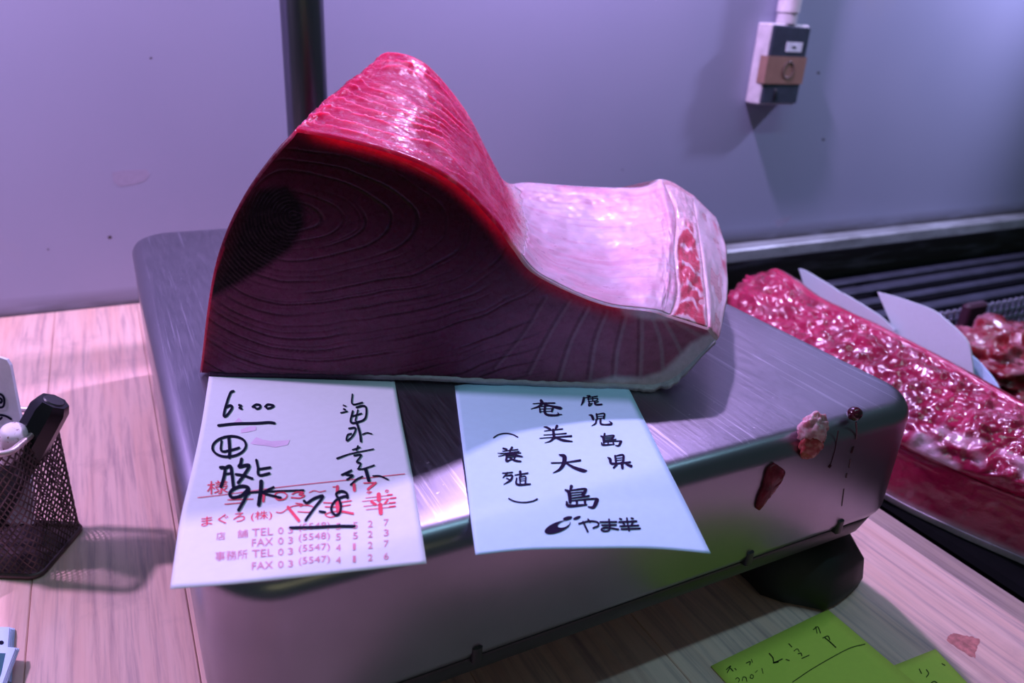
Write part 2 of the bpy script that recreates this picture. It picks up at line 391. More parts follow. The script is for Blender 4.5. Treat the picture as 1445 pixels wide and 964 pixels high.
def foot(cx, cy):
    mb = MB(); n = 20; prof = [(ZT, 0.190), (ZT+0.012, 0.205), (ZT+0.055, 0.212), (ZT+0.13, 0.200), (ZT+0.185, 0.155), (ZT+0.215, 0.09)]
    V = []
    for z, r in prof:
        for k in range(n):
            t = 2*math.pi*k/n; q = r*(1+0.05*math.cos(7*t+0.4)); V.append((cx+q*math.cos(t), cy+q*math.sin(t), z))
    F = gridF(len(prof), n, True)+[tuple(range(n))[::-1], tuple(range((len(prof)-1)*n, len(prof)*n))]
    o = mb.add(V, F).build('foot', M_RUBBER, sc)
    sharp(MB().tube([(cx, cy, ZT+0.20), (cx, cy, -1.455)], 0.045, 6).build('levelling_bolt', M_STEEL_DK, o))
for cx in (0.30, 1.885):
    for cy in (1.36, 3.50): foot(cx, cy)
MB().box((0.70, 3.62, -1.44), (1.13, 4.08, -1.37), 0.02).build('column_bracket', M_BLACKPL, sc)
m, nt, bs = newmat('column_metal'); bs.inputs['Metallic'].default_value = 1.0
nt.links.new(ramp(nt, noise(nt, coords(nt, (1, 1, 0.1)), 60, 4), [(0.3, (0.12, 0.12, 0.15)), (0.7, (0.20, 0.20, 0.24))]), bs.inputs['Base Color']); bs.inputs['Roughness'].default_value = 0.28
MB().tube([(0.912, 3.95, -1.38), (0.912, 3.95, 0), (0.912, 3.95, 1.3)], 0.102, 40).build('column', m, sc)

# ================================================================== tuna block
O = onz((280, 532), ZP); R0 = onz((930, 550), ZP)
EX = (R0-O)/np.linalg.norm(R0-O); NX = np.array([-EX[1], EX[0], 0.0]); UPV = np.array([0, 0, 1.0])
def suv(px, v):
    d = ray(px); t = ((O+NX*v)@NX)/(d@NX); P = d*t; q = P-O
    return (q@EX, P[2]-ZP, v)
SKB = 0.011
def pt(spec, v):
    if spec[0] > 5: return suv(spec, v)
    return (spec[0], spec[1], v)
VM, VB = 0.46, 0.92
COLS = [  # front, middle, back: pixel or (s, h)
 ((280, 531), (0.05, SKB), (0.12, SKB)),
 ((300, 380), (0.15, 0.36), (0.22, 0.40)),
 ((340, 280), (0.25, 0.60), (0.32, 0.64)),
 ((405, 195), (470, 132), (530, 86)),
 ((434, 184), (508, 126), (556, 73)),
 ((560, 214), (590, 150), (602, 90)),
 ((640, 252), (658, 200), (655, 152)),
 ((700, 310), (704, 258), (691, 220)),
 ((727, 347), (730, 302), (713, 256)),
 ((762, 387), (765, 337), (748, 256)),
 ((850, 428), (848, 352), (830, 262)),
 ((922, 440), (926, 345), (902, 263)),
 ((944, 447), (953, 343), (938, 252)),
 ((1003, 466), (991, 352), (978, 274)),
 ((1014, 480), (1026, 376), (1010, 306)),
 ((962, 530), (1.50, 0.07), (1.52, 0.10)),
 ((928, 549), (1.36, SKB), (1.36, SKB)),
 ((1.05, SKB), (1.05, SKB), (1.05, SKB)),
 ((0.60, SKB), (0.60, SKB), (0.60, SKB)),
 ((0.25, SKB), (0.25, SKB), (0.25, SKB)),
]
CF3 = np.array([[pt(c[0], 0.0), pt(c[1], VM), pt(c[2], VB)] for c in COLS])     # col, row, (s,h,v)
CF3[[0, 16], :, 1] = SKB
ctrl = np.concatenate([CF3, CF3[:1]], 0)
CN = (0, 13, 14, 16, 20)
NS = 34
rows3 = [catmull(ctrl[:, r], NS, CN) for r in range(3)]
cidx = rows3[0][1][:-1]; A0, A1, A2 = (r[0][:-1] for r in rows3)
NC = len(cidx); NR = 150
rr = np.concatenate([[0, 0.004, 0.010], np.linspace(0.02, 0.98, NR-6), [0.990, 0.996, 1.0]])
def quad(r):
    r = np.asarray(r)[:, None, None]
    return A0*((r-0.5)*(r-1)/0.5)+A1*(r*(1-r)/0.25)+A2*(r*(r-0.5)/0.5)
G = quad(rr)                                       # row, col, (s,h,v)
cen = np.array([0.62, 0.20])
for k, ins in ((0, 0.011), (1, 0.004), (2, 0.001), (-1, 0.012), (-2, 0.005)):
    d = cen-G[k, :, :2]; G[k, :, :2] += d/np.linalg.norm(d, axis=1)[:, None]*ins*(1-0.0)
RR, CC = np.meshgrid(rr, cidx, indexing='ij')
def to3(q): return O+q[..., 0:1]*EX+q[..., 1:2]*UPV+q[..., 2:3]*NX
def grid_normal(P):
    du = np.gradient(P, axis=0); dv = np.roll(P, -1, 1)-np.roll(P, 1, 1)
    n = np.cross(dv, du); n /= np.linalg.norm(n, axis=-1, keepdims=True)+1e-12; return n
P3 = to3(G); NRM = grid_normal(P3)
ctr3 = O+0.6*EX+0.2*UPV+0.45*NX
if np.mean(np.sum(NRM*(P3-ctr3), -1)) < 0: NRM = -NRM
# relief of the upper cut: overlapping muscle leaves running across, plus fine roughness
dome = sstep(2.6, 3.4, CC)*(1-sstep(7.6, 8.4, CC))
wob = fbm(CC*0.9, RR*3.5, 4, 9)
ph = (RR*13+0.55*(CC-5.0)*(0.35-RR*0.2)+wob*3.2)
saw = ph-np.floor(ph); leaf = saw**1.5*sstep(0.2, 0.65, fbm(CC*1.1+9, RR*6, 3, 13))
edge = sstep(0.0, 0.05, RR)*(1-sstep(0.95, 1, RR))
disp = dome*edge*((leaf-0.5)*0.011*(1-0.75*sstep(5.2, 6.8, CC))+(fbm(CC*3, RR*30, 3, 3)-0.5)*0.007)
disp += (1-dome)*edge*(fbm(CC*4, RR*14, 3, 21)-0.45)*0.010*(CC < 13)
disp += np.where((CC > 1.0) & (CC < 4.0), edge*(fbm(CC*5, RR*30, 3, 5)-0.5)*0.010, 0)
P3 = P3+NRM*disp[..., None]
# colours of the flesh over the loft (pigment only)
red = np.array([0.42, 0.010, 0.065]); pinkr = np.array([0.56, 0.045, 0.125]); fatc = np.array([0.74, 0.50, 0.58]); deep = np.array([0.22, 0.008, 0.022])
cl = np.empty(P3.shape); cl[:] = red
mk_p = dome*sstep(0.35, 0.75, fbm(CC*1.6, RR*9, 4, 12)); cl = cl*(1-mk_p[..., None])+pinkr*mk_p[..., None]
ln = dome*sstep(0.86, 0.98, saw)*0.6; cl = cl*(1-ln[..., None])+np.array([0.60, 0.10, 0.19])*ln[..., None]
ss_ = dome*sstep(0.55, 0.63, fbm(CC*5+RR*3, RR*4, 3, 31))*sstep(4.4, 6.0, CC)*0.35
cl = cl*(1-ss_[..., None])+np.array([0.62, 0.16, 0.26])*ss_[..., None]
lf = 1-sstep(2.7, 3.4, CC); lc = np.array([0.34, 0.01, 0.04])+(np.array([0.09, 0.004, 0.016])-np.array([0.34, 0.01, 0.04]))*sstep(0.7, 1.3, CC)[..., None]; cl = cl*(1-lf[..., None])+lc*lf[..., None]
fe = sstep(7.55, 8.3, CC+(fbm(RR*18, CC*2, 2, 8)-0.5)*0.7)*(CC < 15)
cl = cl*(1-fe[..., None])+np.array([0.66, 0.34, 0.42])*fe[..., None]
sk = (CC >= 14.6); cl[sk] = fatc*0.9
tuna = thing('tuna_block', 'big red tuna block with dark cut face and pale belly, on the steel scale', 'tuna block', tuple(O+0.65*EX+0.45*NX))

# front cut face: columns in s between the lower and the upper outline
fo = G[0]; up_m = (cidx <= 14); lo_m = (cidx >= 14)
su, hu = fo[up_m, 0], fo[up_m, 1]; sl, hl = fo[lo_m, 0][::-1], fo[lo_m, 1][::-1]
sl = np.concatenate([[su[0]], sl]); hl = np.concatenate([[hu[0]], hl])
NSX, NHY = 620, 230
smin, smax = su[0], su.max()
tt = np.linspace(0, 1, NSX); sx = smin+(smax-smin)*(0.6*tt+0.4*(tt**2*(3-2*tt)))
iu = np.argmax(su)
Tt = np.interp(sx, np.maximum.accumulate(su[:iu+1]), hu[:iu+1]); o_ = np.argsort(sl, kind='stable'); Bt = np.minimum(np.interp(sx, sl[o_], hl[o_]), Tt)
hh = np.linspace(0, 1, NHY)[:, None]
FH = Bt[None]+(Tt-Bt)[None]*hh; FS = np.broadcast_to(sx[None], FH.shape)
base3 = to3(np.stack([FS, FH, np.zeros_like(FH)], -1)); px = proj(base3)
X, Y = px[..., 0], px[..., 1]
# growth arcs around the dark core
dx, dy = X-415, Y-305; q = np.sqrt((dx/np.where(dx > 0, 2.25, 1.05))**2+dy**2)
wq = q+(fbm(X/130, Y/130, 3, 2)-0.5)*30
arc = np.zeros_like(q)
for per, w, amp, sd in ((15.0, 0.10, 1.0, 1), (8.3, 0.12, 0.45, 7)):
    f_ = wq/per; d_ = np.abs(f_-np.round(f_)); arc = np.maximum(arc, amp*(1-sstep(w*0.4, w, d_))*sstep(0.28, 0.62, vnoise(np.round(f_)*3.1+X/90, np.round(f_)*1.7+Y/70, sd)))
arc *= (1-sstep(690, 800, X))
core = soft_in(px, [(286, 425), (304, 350), (330, 298), (360, 268), (404, 262), (428, 286), (431, 318), (412, 350), (372, 380), (330, 404)], 7)
right = sstep(620, 930, X)*sstep(330, 480, Y)
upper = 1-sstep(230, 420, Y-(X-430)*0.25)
c0 = np.array([0.165, 0.034, 0.090]); c1 = np.array([0.055, 0.002, 0.014]); c2 = np.array([0.46, 0.15, 0.25])  # shaded top and violet sheen of the face put into these colours
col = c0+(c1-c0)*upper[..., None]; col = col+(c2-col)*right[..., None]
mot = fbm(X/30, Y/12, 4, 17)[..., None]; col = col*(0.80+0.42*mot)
col = col*(1-0.45*arc[..., None]*(1-core[..., None]))
dk = np.array([0.012, 0.003, 0.008]); f_ = wq/5.2; fr = 1-sstep(0.06, 0.16, np.abs(f_-np.round(f_)))
corec = dk+np.array([0.022, 0.012, 0.016])*fr[..., None]*sstep(0.4, 0.6, fbm(X/25, Y/25, 2, 6))[..., None]
col = col+(corec-col)*core[..., None]
# pale septa in the belly part and thin dark creases between them
bel = [([(772, 420), (742, 470), (700, 520)], 2.0, 0.15), ([(806, 424), (778, 470), (748, 528)], 2.2, 0.22), ([(833, 432), (808, 480), (790, 536)], 2.4, 0.32), ([(858, 440), (842, 480), (833, 534)], 2.4, 0.38),
       ([(884, 447), (873, 490), (868, 534)], 2.6, 0.48), ([(906, 447), (906, 490), (904, 530)], 3.0, 0.58), ([(921, 449), (932, 482), (936, 527)], 3.0, 0.65), ([(936, 450), (952, 478), (962, 500)], 3.0, 0.62), ([(950, 452), (980, 470), (998, 478)], 3.2, 0.5)]
sepc = np.array([0.52, 0.33, 0.40]); bel_h = np.zeros_like(X)
for L_, w_, a_ in bel:
    L2, _ = catmull(L_, 6); d_ = dist_poly(px, L2); k_ = (1-sstep(w_*0.35, w_*1.5, d_))*a_
    col = col+(sepc-col)*k_[..., None]
    d2 = dist_poly(px, L2-[5, 0]); k2 = (1-sstep(1, 3.5, d2))*0.30*(X < 905); col = col*(1-k2[..., None]); bel_h -= k2
fat = soft_in(px, [(690, 552), (760, 545), (830, 540), (868, 531), (905, 533), (935, 524), (962, 498), (975, 484), (1003, 470), (1020, 476), (968, 536), (935, 556), (700, 560)], 5)
fat = np.maximum(fat, 0.75*soft_in(px, [(868, 428), (905, 432), (948, 440), (948, 452), (915, 451), (880, 444)], 5))
col = col+(np.array([0.92, 0.74, 0.86])-col)*(fat*(0.65+0.35*fbm(X/20, Y/20, 3, 41)))[..., None]
# light coming through the flesh painted as red rim, upper edge and left side
rimd = dist_poly(px, catmull([(300, 380), (340, 280), (405, 195), (434, 184), (560, 214), (640, 252), (700, 310), (727, 347), (762, 387), (850, 428), (880, 438)], 4)[0])
rim = (1-sstep(2, 27, rimd))*0.95*np.maximum(sstep(410, 480, X), 0.04)*(1-0.6*sstep(690, 730, X)); col = col+(np.array([0.90, 0.006, 0.06])-col)*rim[..., None]
reg = (1-sstep(0, 22, rimd))*sstep(730, 770, X)*(1-sstep(850, 890, X))*0.8; col = col+(np.array([0.50, 0.03, 0.07])-col)*reg[..., None]
lrim = (1-sstep(2, 7, dist_poly(px, [(280, 530), (283, 470), (300, 385), (312, 350)]))); col = col+(np.array([0.5, 0.01, 0.06])-col)*lrim[..., None]
relief = -0.0022*arc*(1-core)-0.0012*fr*core+0.0015*bel_h+(fbm(X/9, Y/9, 3, 50)-0.5)*0.0016
inner = np.minimum(np.minimum(hh, 1-hh)*NHY/6, 1)*np.minimum(np.minimum(tt, 1-tt)*NSX/6, 1)[None]
face3 = to3(np.stack([FS, FH, -relief*inner], -1))
Vb = P3.reshape(-1, 3); Fb = gridF(len(rr), NC, True)
backc = P3[-1]; nb = len(Vb)
Vall = np.concatenate([Vb, face3.reshape(-1, 3), ctr3[None]+NX*(VB-0.45)])
Fall = [f[::-1] for f in Fb]+gridF(NHY, NSX, False, nb)
ci = nb+NHY*NSX; lr = (len(rr)-1)*NC; Fall += [(lr+j, lr+(j+1) % NC, ci) for j in range(NC)]
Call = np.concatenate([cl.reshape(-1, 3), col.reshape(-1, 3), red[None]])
aux_l = np.stack([dome, np.maximum(sstep(3.0, 3.6, CC)*(CC < 12), (CC > 19)*0.0)*1.0], -1)
aux_f = np.stack([np.zeros_like(X), np.clip(np.maximum(sstep(395, 450, X), 0.5*sstep(400, 440, Y))*(1-fat)*(1-core), 0, 1)], -1)
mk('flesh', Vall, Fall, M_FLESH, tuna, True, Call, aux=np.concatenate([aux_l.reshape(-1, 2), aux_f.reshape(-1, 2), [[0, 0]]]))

# thin sheets laid over the loft: belly lining, flap muscle, flap fat, skin
def loft_at(cv, rv):
    """cv, rv arrays -> surface point and normal by bilinear lookup in the loft grid"""
    ci_ = np.clip(cv, 0, cidx[-1]-1e-4)*NS; ri_ = np.interp(rv, rr, np.arange(len(rr)))
    c_0 = np.floor(ci_).astype(int); r_0 = np.clip(np.floor(ri_).astype(int), 0, len(rr)-2); fc = (ci_-c_0)[..., None]; fr_ = (ri_-r_0)[..., None]
    def L(A): return (A[r_0, c_0]*(1-fc)+A[r_0, (c_0+1) % NC]*fc)*(1-fr_)+(A[r_0+1, c_0]*(1-fc)+A[r_0+1, (c_0+1) % NC]*fc)*fr_
    n = L(NRM); return L(P3), n/np.linalg.norm(n, axis=-1, keepdims=True)
def sheet(name, ca, cb, r0, r1, nr, nc, off, mat, colfn, relief_fn=None, label=None):
    r = np.linspace(r0, r1, nr); t = np.linspace(0, 1, nc); ca_ = ca(r) if callable(ca) else np.full(nr, ca); cb_ = cb(r) if callable(cb) else np.full(nr, cb)
    cv = ca_[:, None]+(cb_-ca_)[:, None]*t[None]; rv = np.broadcast_to(r[:, None], cv.shape)
    P, n = loft_at(cv, rv); e = np.minimum(np.minimum(t, 1-t)*10, 1)[None]*np.minimum(np.minimum(np.linspace(0, 1, nr), np.linspace(1, 0, nr))*12+0.0, 1)[:, None]
    e = e**0.5
    top = P+n*(off*(0.12+0.88*e)+(relief_fn(cv, rv, t[None]) if relief_fn is not None else 0)*e)[..., None]; bot = P-n*0.004
    V = np.concatenate([top.reshape(-1, 3), bot.reshape(-1, 3)]); k = nr*nc
    F = [f[::-1] for f in gridF(nr, nc)]+gridF(nr, nc, False, k)
    ring = [i for i in range(nc)]+[i*nc+nc-1 for i in range(1, nr)]+[(nr-1)*nc+i for i in range(nc-2, -1, -1)]+[i*nc for i in range(nr-2, 0, -1)]
    F += [(a, b, b+k, a+k) for a, b in zip(ring, ring[1:]+ring[:1])]
    c = colfn(cv, rv, proj(P), t[None]); C2 = np.concatenate([c.reshape(-1, 3), c.reshape(-1, 3)])
    return mk(name, V, F, mat, tuna, True, C2, label)
def lin_col(cv, rv, p, t):
    x, y = p[..., 0], p[..., 1]; a = np.array([0.70, 0.44, 0.60]); b = np.array([0.74, 0.33, 0.48])
    k = sstep(0.36, 0.66, fbm(cv*0.7+3, rv*9+0.25*cv, 4, 60))*0.75; c = a+(b-a)*k[..., None]
    st = sstep(0.46, 0.62, fbm(cv*0.6, rv*46+0.8*cv, 3, 61))*0.55; c = c+(np.array([0.62, 0.24, 0.38])-c)*st[..., None]; s2_ = sstep(0.52, 0.66, fbm(cv*0.8+5, rv*70-0.5*cv, 2, 62))*0.5; c = c+(np.array([0.80, 0.62, 0.76])-c)*s2_[..., None]; c = c*(0.88+0.12*sstep(8.4, 10.5, cv))[..., None]  # last factor: shading gradient put into the colour, darker toward the left
    rd = (1-sstep(0, 12, dist_poly(p, [(790, 262), (815, 265), (855, 264)])))*0.6; c = c+(np.array([0.62, 0.10, 0.20])-c)*rd[..., None]
    yl = soft_in(p, [(916, 330), (932, 335), (934, 395), (918, 400)], 8)*0.35; c = c+(np.array([0.72, 0.40, 0.38])-c)*yl[..., None]
    return c
sheet('belly_lining', lambda r: 8.35+0.35*(fbm(r*22, r*0, 3, 77)-0.4)+0.15*r, lambda r: 12.0+0.10*np.sin(r*11), 0.015, 0.985, 130, 120, 0.006, M_LINING, lin_col,
      lambda cv, rv, t: (fbm(cv*0.8, rv*34, 3, 70)-0.5)*0.004+(fbm(cv*1.5, rv*3, 3, 71)-0.5)*0.010, 'pinkish-white belly lining')
def chev_col(cv, rv, p, t):
    f = 8.0*rv**0.85+0.30*np.cos(t*2*math.pi*1.1+0.6)-0.25*t+0.9*(fbm(cv*5, rv*7, 3, 80)-0.5); s = f-np.floor(f)
    k = (1-sstep(0.05, 0.17, np.minimum(s, 1-s)))*sstep(0.25, 0.5, fbm(cv*6+4, rv*12, 2, 82)+0.1); a = np.array([0.55, 0.040, 0.085])+(np.array([0.62, 0.13, 0.19])-np.array([0.55, 0.040, 0.085]))*(fbm(cv*9, rv*30, 3, 83)*0.9)[..., None]; b = np.array([0.80, 0.50, 0.62])
    lo_ = 0.10+0.30*sstep(0.45, 0.75, rv)+0.14*(fbm(rv*12, rv*0+2, 2, 84)-0.4); hi_ = 0.94-0.22*sstep(0.35, 0.75, rv)+0.14*(fbm(rv*12, rv*0+7, 2, 85)-0.5)
    k = np.maximum(k, 1-sstep(lo_-0.05, lo_+0.05, t)); k = np.maximum(k, sstep(hi_-0.04, hi_+0.04, t)); k = np.maximum(k, sstep(0.60, 0.74, rv)*0.95)
    return a+(b-a)*np.clip(k, 0, 1)[..., None]
sheet('flap_muscle', lambda r: 12.05+0.10*np.sin(r*11), lambda r: 12.92+0*r, 0.01, 0.95, 110, 40, 0.004, M_LOINS, chev_col,
      lambda cv, rv, t: (fbm(cv*5, rv*14, 3, 86)-0.5)*0.012, 'red banded muscle at the flap edge')
sheet('flap_fat', 12.95, 14.35, 0.008, 0.97, 90, 40, 0.003, M_LINING, lambda cv, rv, p, t: np.array([0.78, 0.52, 0.64])+(np.array([0.70, 0.16, 0.26])-np.array([0.78, 0.52, 0.64]))*np.clip((1-sstep(0, 0.10, rv))*0.7+sstep(0.45, 0.6, t)*sstep(0.5, 0.7, fbm(rv*6, cv*3, 3, 91)), 0, 1)[..., None],
      lambda cv, rv, t: (fbm(cv*3, rv*6, 3, 92)-0.5)*0.012, 'smooth pale fat of the flap')
# skin: a thin jagged sheet under the block, showing along the lower front edge
sv = np.linspace(0.03, 1.475, 260); lo_s = FS[0]; lo_h = FH[0]
hb = np.interp(sv, lo_s, lo_h)
jag = 0.002+(0.002+0.012*fbm(sv*26, sv*0, 3, 33))*sstep(0.35, 0.9, sv); jag += 0.022*sstep(1.22, 1.30, sv)*(1-sstep(1.38, 1.44, sv))*vnoise(sv*90, sv*0, 3)
Vs = []; th = SKB
for v_, dz in ((-jag, 0), (0.30+0*sv, 0), (0.85+0*sv, 0)):
    for z_ in (0, 1):
        hgt = np.maximum(hb-th*(1-z_), 0.0015 if z_ == 0 else th); 
        Vs.append(to3(np.stack([sv, hgt-0.0*z_+(0.004*vnoise(sv*60, sv*0, 7) if z_ else 0)*(1 if v_[0] < 0 else 0), v_], -1)))
nS = len(sv); Vs_ = np.concatenate(Vs); order = [0, 2, 4, 5, 3, 1]; Fs = []
for a_, b_ in zip(order, order[1:]+order[:1]): Fs += [(a_*nS+i, a_*nS+i+1, b_*nS+i+1, b_*nS+i) for i in range(nS-1)]
Fs += [tuple(k*nS for k in order), tuple(k*nS+nS-1 for k in order[::-1])]
kS = sstep(0.40, 0.62, np.tile(sv, 6)+(fbm(np.tile(sv, 6)*9, np.tile(sv, 6)*0, 2, 4)-0.5)*0.3)[:, None]
mk('skin', Vs_, Fs, M_SKIN, tuna, True, np.array([0.05, 0.02, 0.05])*(1-kS)+np.array([0.55, 0.46, 0.56])*kS, label='bluish-white skin along the lower edge')

# ================================================================== paper sheets with writing
class Sheet:
    """a curled sheet: four edge curves measured on the photograph, heights given by zfun(a, b)"""
    def __init__(s, top, right, bottom, left, zfun, tuck=0.0, droop=0.0, curl=None):
        s.droop = droop; s.curl = curl
        def f(L):
            C_, i_ = catmull(L, 12); t_ = np.linspace(0, len(L)-1, 41); return np.stack([np.interp(t_, i_, C_[:, 0]), np.interp(t_, i_, C_[:, 1])], -1)
        s.T, s.R, s.B, s.L = f(top), f(right), f(bottom), f(left); s.z = zfun; s.tuck = tuck
    def px(s, a, b):
        a = np.asarray(a, float); b = np.asarray(b, float); g = np.linspace(0, 1, 41)
        I = lambda C, t: np.stack([np.interp(t, g, C[:, 0]), np.interp(t, g, C[:, 1])], -1)
        A, B_ = a[..., None], b[..., None]
        return (1-B_)*I(s.T, a)+B_*I(s.B, a)+(1-A)*I(s.L, b)+A*I(s.R, b)-((1-A)*(1-B_)*s.T[0]+A*(1-B_)*s.T[-1]+(1-A)*B_*s.B[0]+A*B_*s.B[-1])
    def P(s, a, b):
        p = s.px(a, b); z = s.z(np.asarray(a, float), np.asarray(b, float))
        if s.droop:      # flat on the platform, sagging only where it hangs past the front edge
            for _ in range(3):
                Y_ = onz(p, z)[..., 1]; z = ZP+0.0035+s.curl(a, b)-s.droop*np.maximum(PY0+0.02-Y_, 0)**1.25
        return onz(p, z)
    def build(s, name, mat, label, cat, th=0.0012, na=40, nb=50):
        a, b = np.meshgrid(np.linspace(0, 1, na), np.linspace(0, 1, nb)); Q = s.P(a, b)
        if s.tuck:
            d = Q[0]-Q[1]; d = d/np.linalg.norm(d, axis=1, keepdims=True)*s.tuck; d[:, 2] = 0
            Q = np.concatenate([(Q[0]+d)[None], Q], 0); nb += 1
        k = na*nb; V = np.concatenate([Q.reshape(-1, 3), (Q-[0, 0, th]).reshape(-1, 3)])
        F = [f[::-1] for f in gridF(nb, na)]+gridF(nb, na, False, k)
        ring = [i for i in range(na)]+[i*na+na-1 for i in range(1, nb)]+[(nb-1)*na+i for i in range(na-2, -1, -1)]+[i*na for i in range(nb-2, 0, -1)]
        F += [(p, q_, q_+k, p+k) for p, q_ in zip(ring, ring[1:]+ring[:1])]
        s.o = tag(mk(name, V, F, mat), label, cat); return s.o
    def inv(s, p):
        p = np.asarray(p, float).reshape(-1, 2); ab = np.full(p.shape, 0.5)
        for _ in range(25):
            c = s.px(ab[:, 0], ab[:, 1]); e = 1e-4
            ja = (s.px(ab[:, 0]+e, ab[:, 1])-c)/e; jb = (s.px(ab[:, 0], ab[:, 1]+e)-c)/e; r = p-c
            det = ja[:, 0]*jb[:, 1]-ja[:, 1]*jb[:, 0]
            ab = np.clip(ab+np.stack([(r[:, 0]*jb[:, 1]-r[:, 1]*jb[:, 0])/det, (ja[:, 0]*r[:, 1]-ja[:, 1]*r[:, 0])/det], -1)*0.9, 0, 1)
        return ab
    def lay(s, p, lift=0.0012):
        ab = s.inv(p); Q = s.P(ab[:, 0], ab[:, 1]); Q[:, 2] += lift; return Q
class Ink:
    """flat ink shapes collected in photograph pixels, then laid on a sheet"""
    def __init__(s, ox=0, oy=0, sc=1.0): s.V = []; s.F = []; s.at(ox, oy, sc)
    bold = 1.0
    def at(s, ox, oy, sc): s.o = np.array([ox, oy], float); s.k = sc; return s
    def poly(s, V, F):
        n = len(s.V); s.V += [tuple(v) for v in V]; s.F += [tuple(i+n for i in f) for f in F]
    def stroke(s, pts, w=None, closed=False):
        P = np.array([p[:2] for p in pts], float)/s.k+s.o; ws = np.array([p[2] if len(p) > 2 else w for p in pts], float)/s.k
        Q, _ = catmull(np.column_stack([P, ws]), 6 if len(P) > 2 else 4); C, wd = Q[:, :2], np.maximum(Q[:, 2]*s.bold, 0.25)
        t = np.gradient(C, axis=0); t /= np.linalg.norm(t, axis=1, keepdims=True)+1e-9; nn = np.stack([-t[:, 1], t[:, 0]], -1)
        m = len(C); V = np.concatenate([C+nn*wd[:, None]/2, C-nn*wd[:, None]/2]); F = [(i, i+1, m+i+1, m+i) for i in range(m-1)]
        for e, d in ((0, -1), (m-1, 1)):
            k0 = len(V); ang = np.linspace(-math.pi/2, math.pi/2, 6)[1:-1]
            arc_ = np.array([C[e]+wd[e]/2*(math.cos(a)*d*t[e]+math.sin(a)*nn[e]) for a in ang]); V = np.concatenate([V, arc_])
            F.append((m+e, *range(k0, k0+4), e))
        s.poly(V, F)
    def ellipse(s, cx, cy, rx, ry, rot=0, hole=None, n=32):
        t = np.linspace(0, 2*math.pi, n, endpoint=False); c, q = math.cos(rot), math.sin(rot)
        f = lambda X_, Y_, a, b: np.stack([X_+a*np.cos(t)*c-b*np.sin(t)*q, Y_+a*np.cos(t)*q+b*np.sin(t)*c], -1)/s.k+s.o
        A = f(cx, cy, rx, ry)
        if hole: V = np.concatenate([A, f(*hole)]); s.poly(V, [(i, (i+1) % n, n+(i+1) % n, n+i) for i in range(n)])
        else: s.poly(A, [tuple(range(n))])
    def text(s, body, x, y, w, h, sl=-0.075, sk=0.0):
        """body fitted to w x h with its lower left corner at x, y (photo px)"""
        c = bpy.data.curves.new('t', 'FONT'); c.body = body; c.resolution_u = 3; o = bpy.data.objects.new('t', c); COL.objects.link(o)
        m = o.evaluated_get(bpy.context.evaluated_depsgraph_get()).to_mesh()
        V = np.array([v.co[:2] for v in m.vertices]); F = [tuple(p.vertices) for p in m.polygons]
        bpy.data.objects.remove(o); bpy.data.curves.remove(c)
        if not len(V): return
        a, b = V.min(0), V.max(0); u_ = (V-a)/(b-a)
        s.poly(np.stack([x+u_[:, 0]*w+sk*u_[:, 1]*h, y+sl*u_[:, 0]*w-u_[:, 1]*h], -1), F)
    def lay(s, sheet, name, mat, lift=0.0012, label=None):
        return mk(name, sheet.lay(np.array(s.V), lift), s.F, mat, sheet.o, False, label=label)

# --- handwritten order slip
zl = lambda a, b: ZP+0.0035+0*a+0*b
slip = Sheet([(294, 537), (360, 542), (430, 546), (500, 546), (558, 545)], [(558, 545), (568, 600), (580, 660), (591, 725), (602, 795)],
             [(240, 831), (330, 824), (420, 815), (510, 805), (602, 795)], [(294, 537), (284, 600), (271, 662), (254, 735), (240, 831)], zl, 0.05, 0.35, lambda a, b: 0.006*np.sin(np.pi*b)*(0.4+0.6*np.asarray(a)))
slip.build('order_slip', M_PAPER_L, 'white order slip with black handwriting and red printing, under the left of the tuna', 'paper slip')
st = Ink(290, 540, 9.643)
st.poly(np.array([(610, 830), (690, 745), (780, 780), (900, 800), (1150, 785), (1120, 850), (950, 885), (800, 860), (650, 845)])/9.643+[290, 540], [tuple(range(9))])
st.poly(np.array([(480, 640), (600, 600), (690, 600), (690, 650), (560, 680), (480, 690)])/9.643+[290, 540], [tuple(range(6))])
st.poly(np.array([(385, 550), (450, 480), (500, 530), (490, 570)])/9.643+[290, 540], [tuple(range(4))])
st.lay(slip, 'stain', M_STAIN, 0.0008, 'pink juice stain')
rp = Ink(400, 660, 6.885)
rp.at(0, 0, 1); rp.stroke([(279, 703), (322, 698), (400, 687.6), (490, 678), (571, 669.4)], 0.9)
rp.at(260, 630, 7.417)
for L_, w_ in (([(425, 610), (590, 595)], 9), ([(455, 565), (720, 555)], 9), ([(835, 510), (828, 578)], 26), ([(835, 512), (810, 522)], 10), ([(940, 525), (970, 490), (1030, 485), (1075, 515), (1050, 555), (980, 565), (940, 530)], 14),
               ([(1130, 505), (1180, 483), (1250, 488), (1200, 510), (1260, 518), (1210, 545), (1120, 540)], 14)): rp.stroke(L_, w_)
rp.at(400, 660, 6.885)
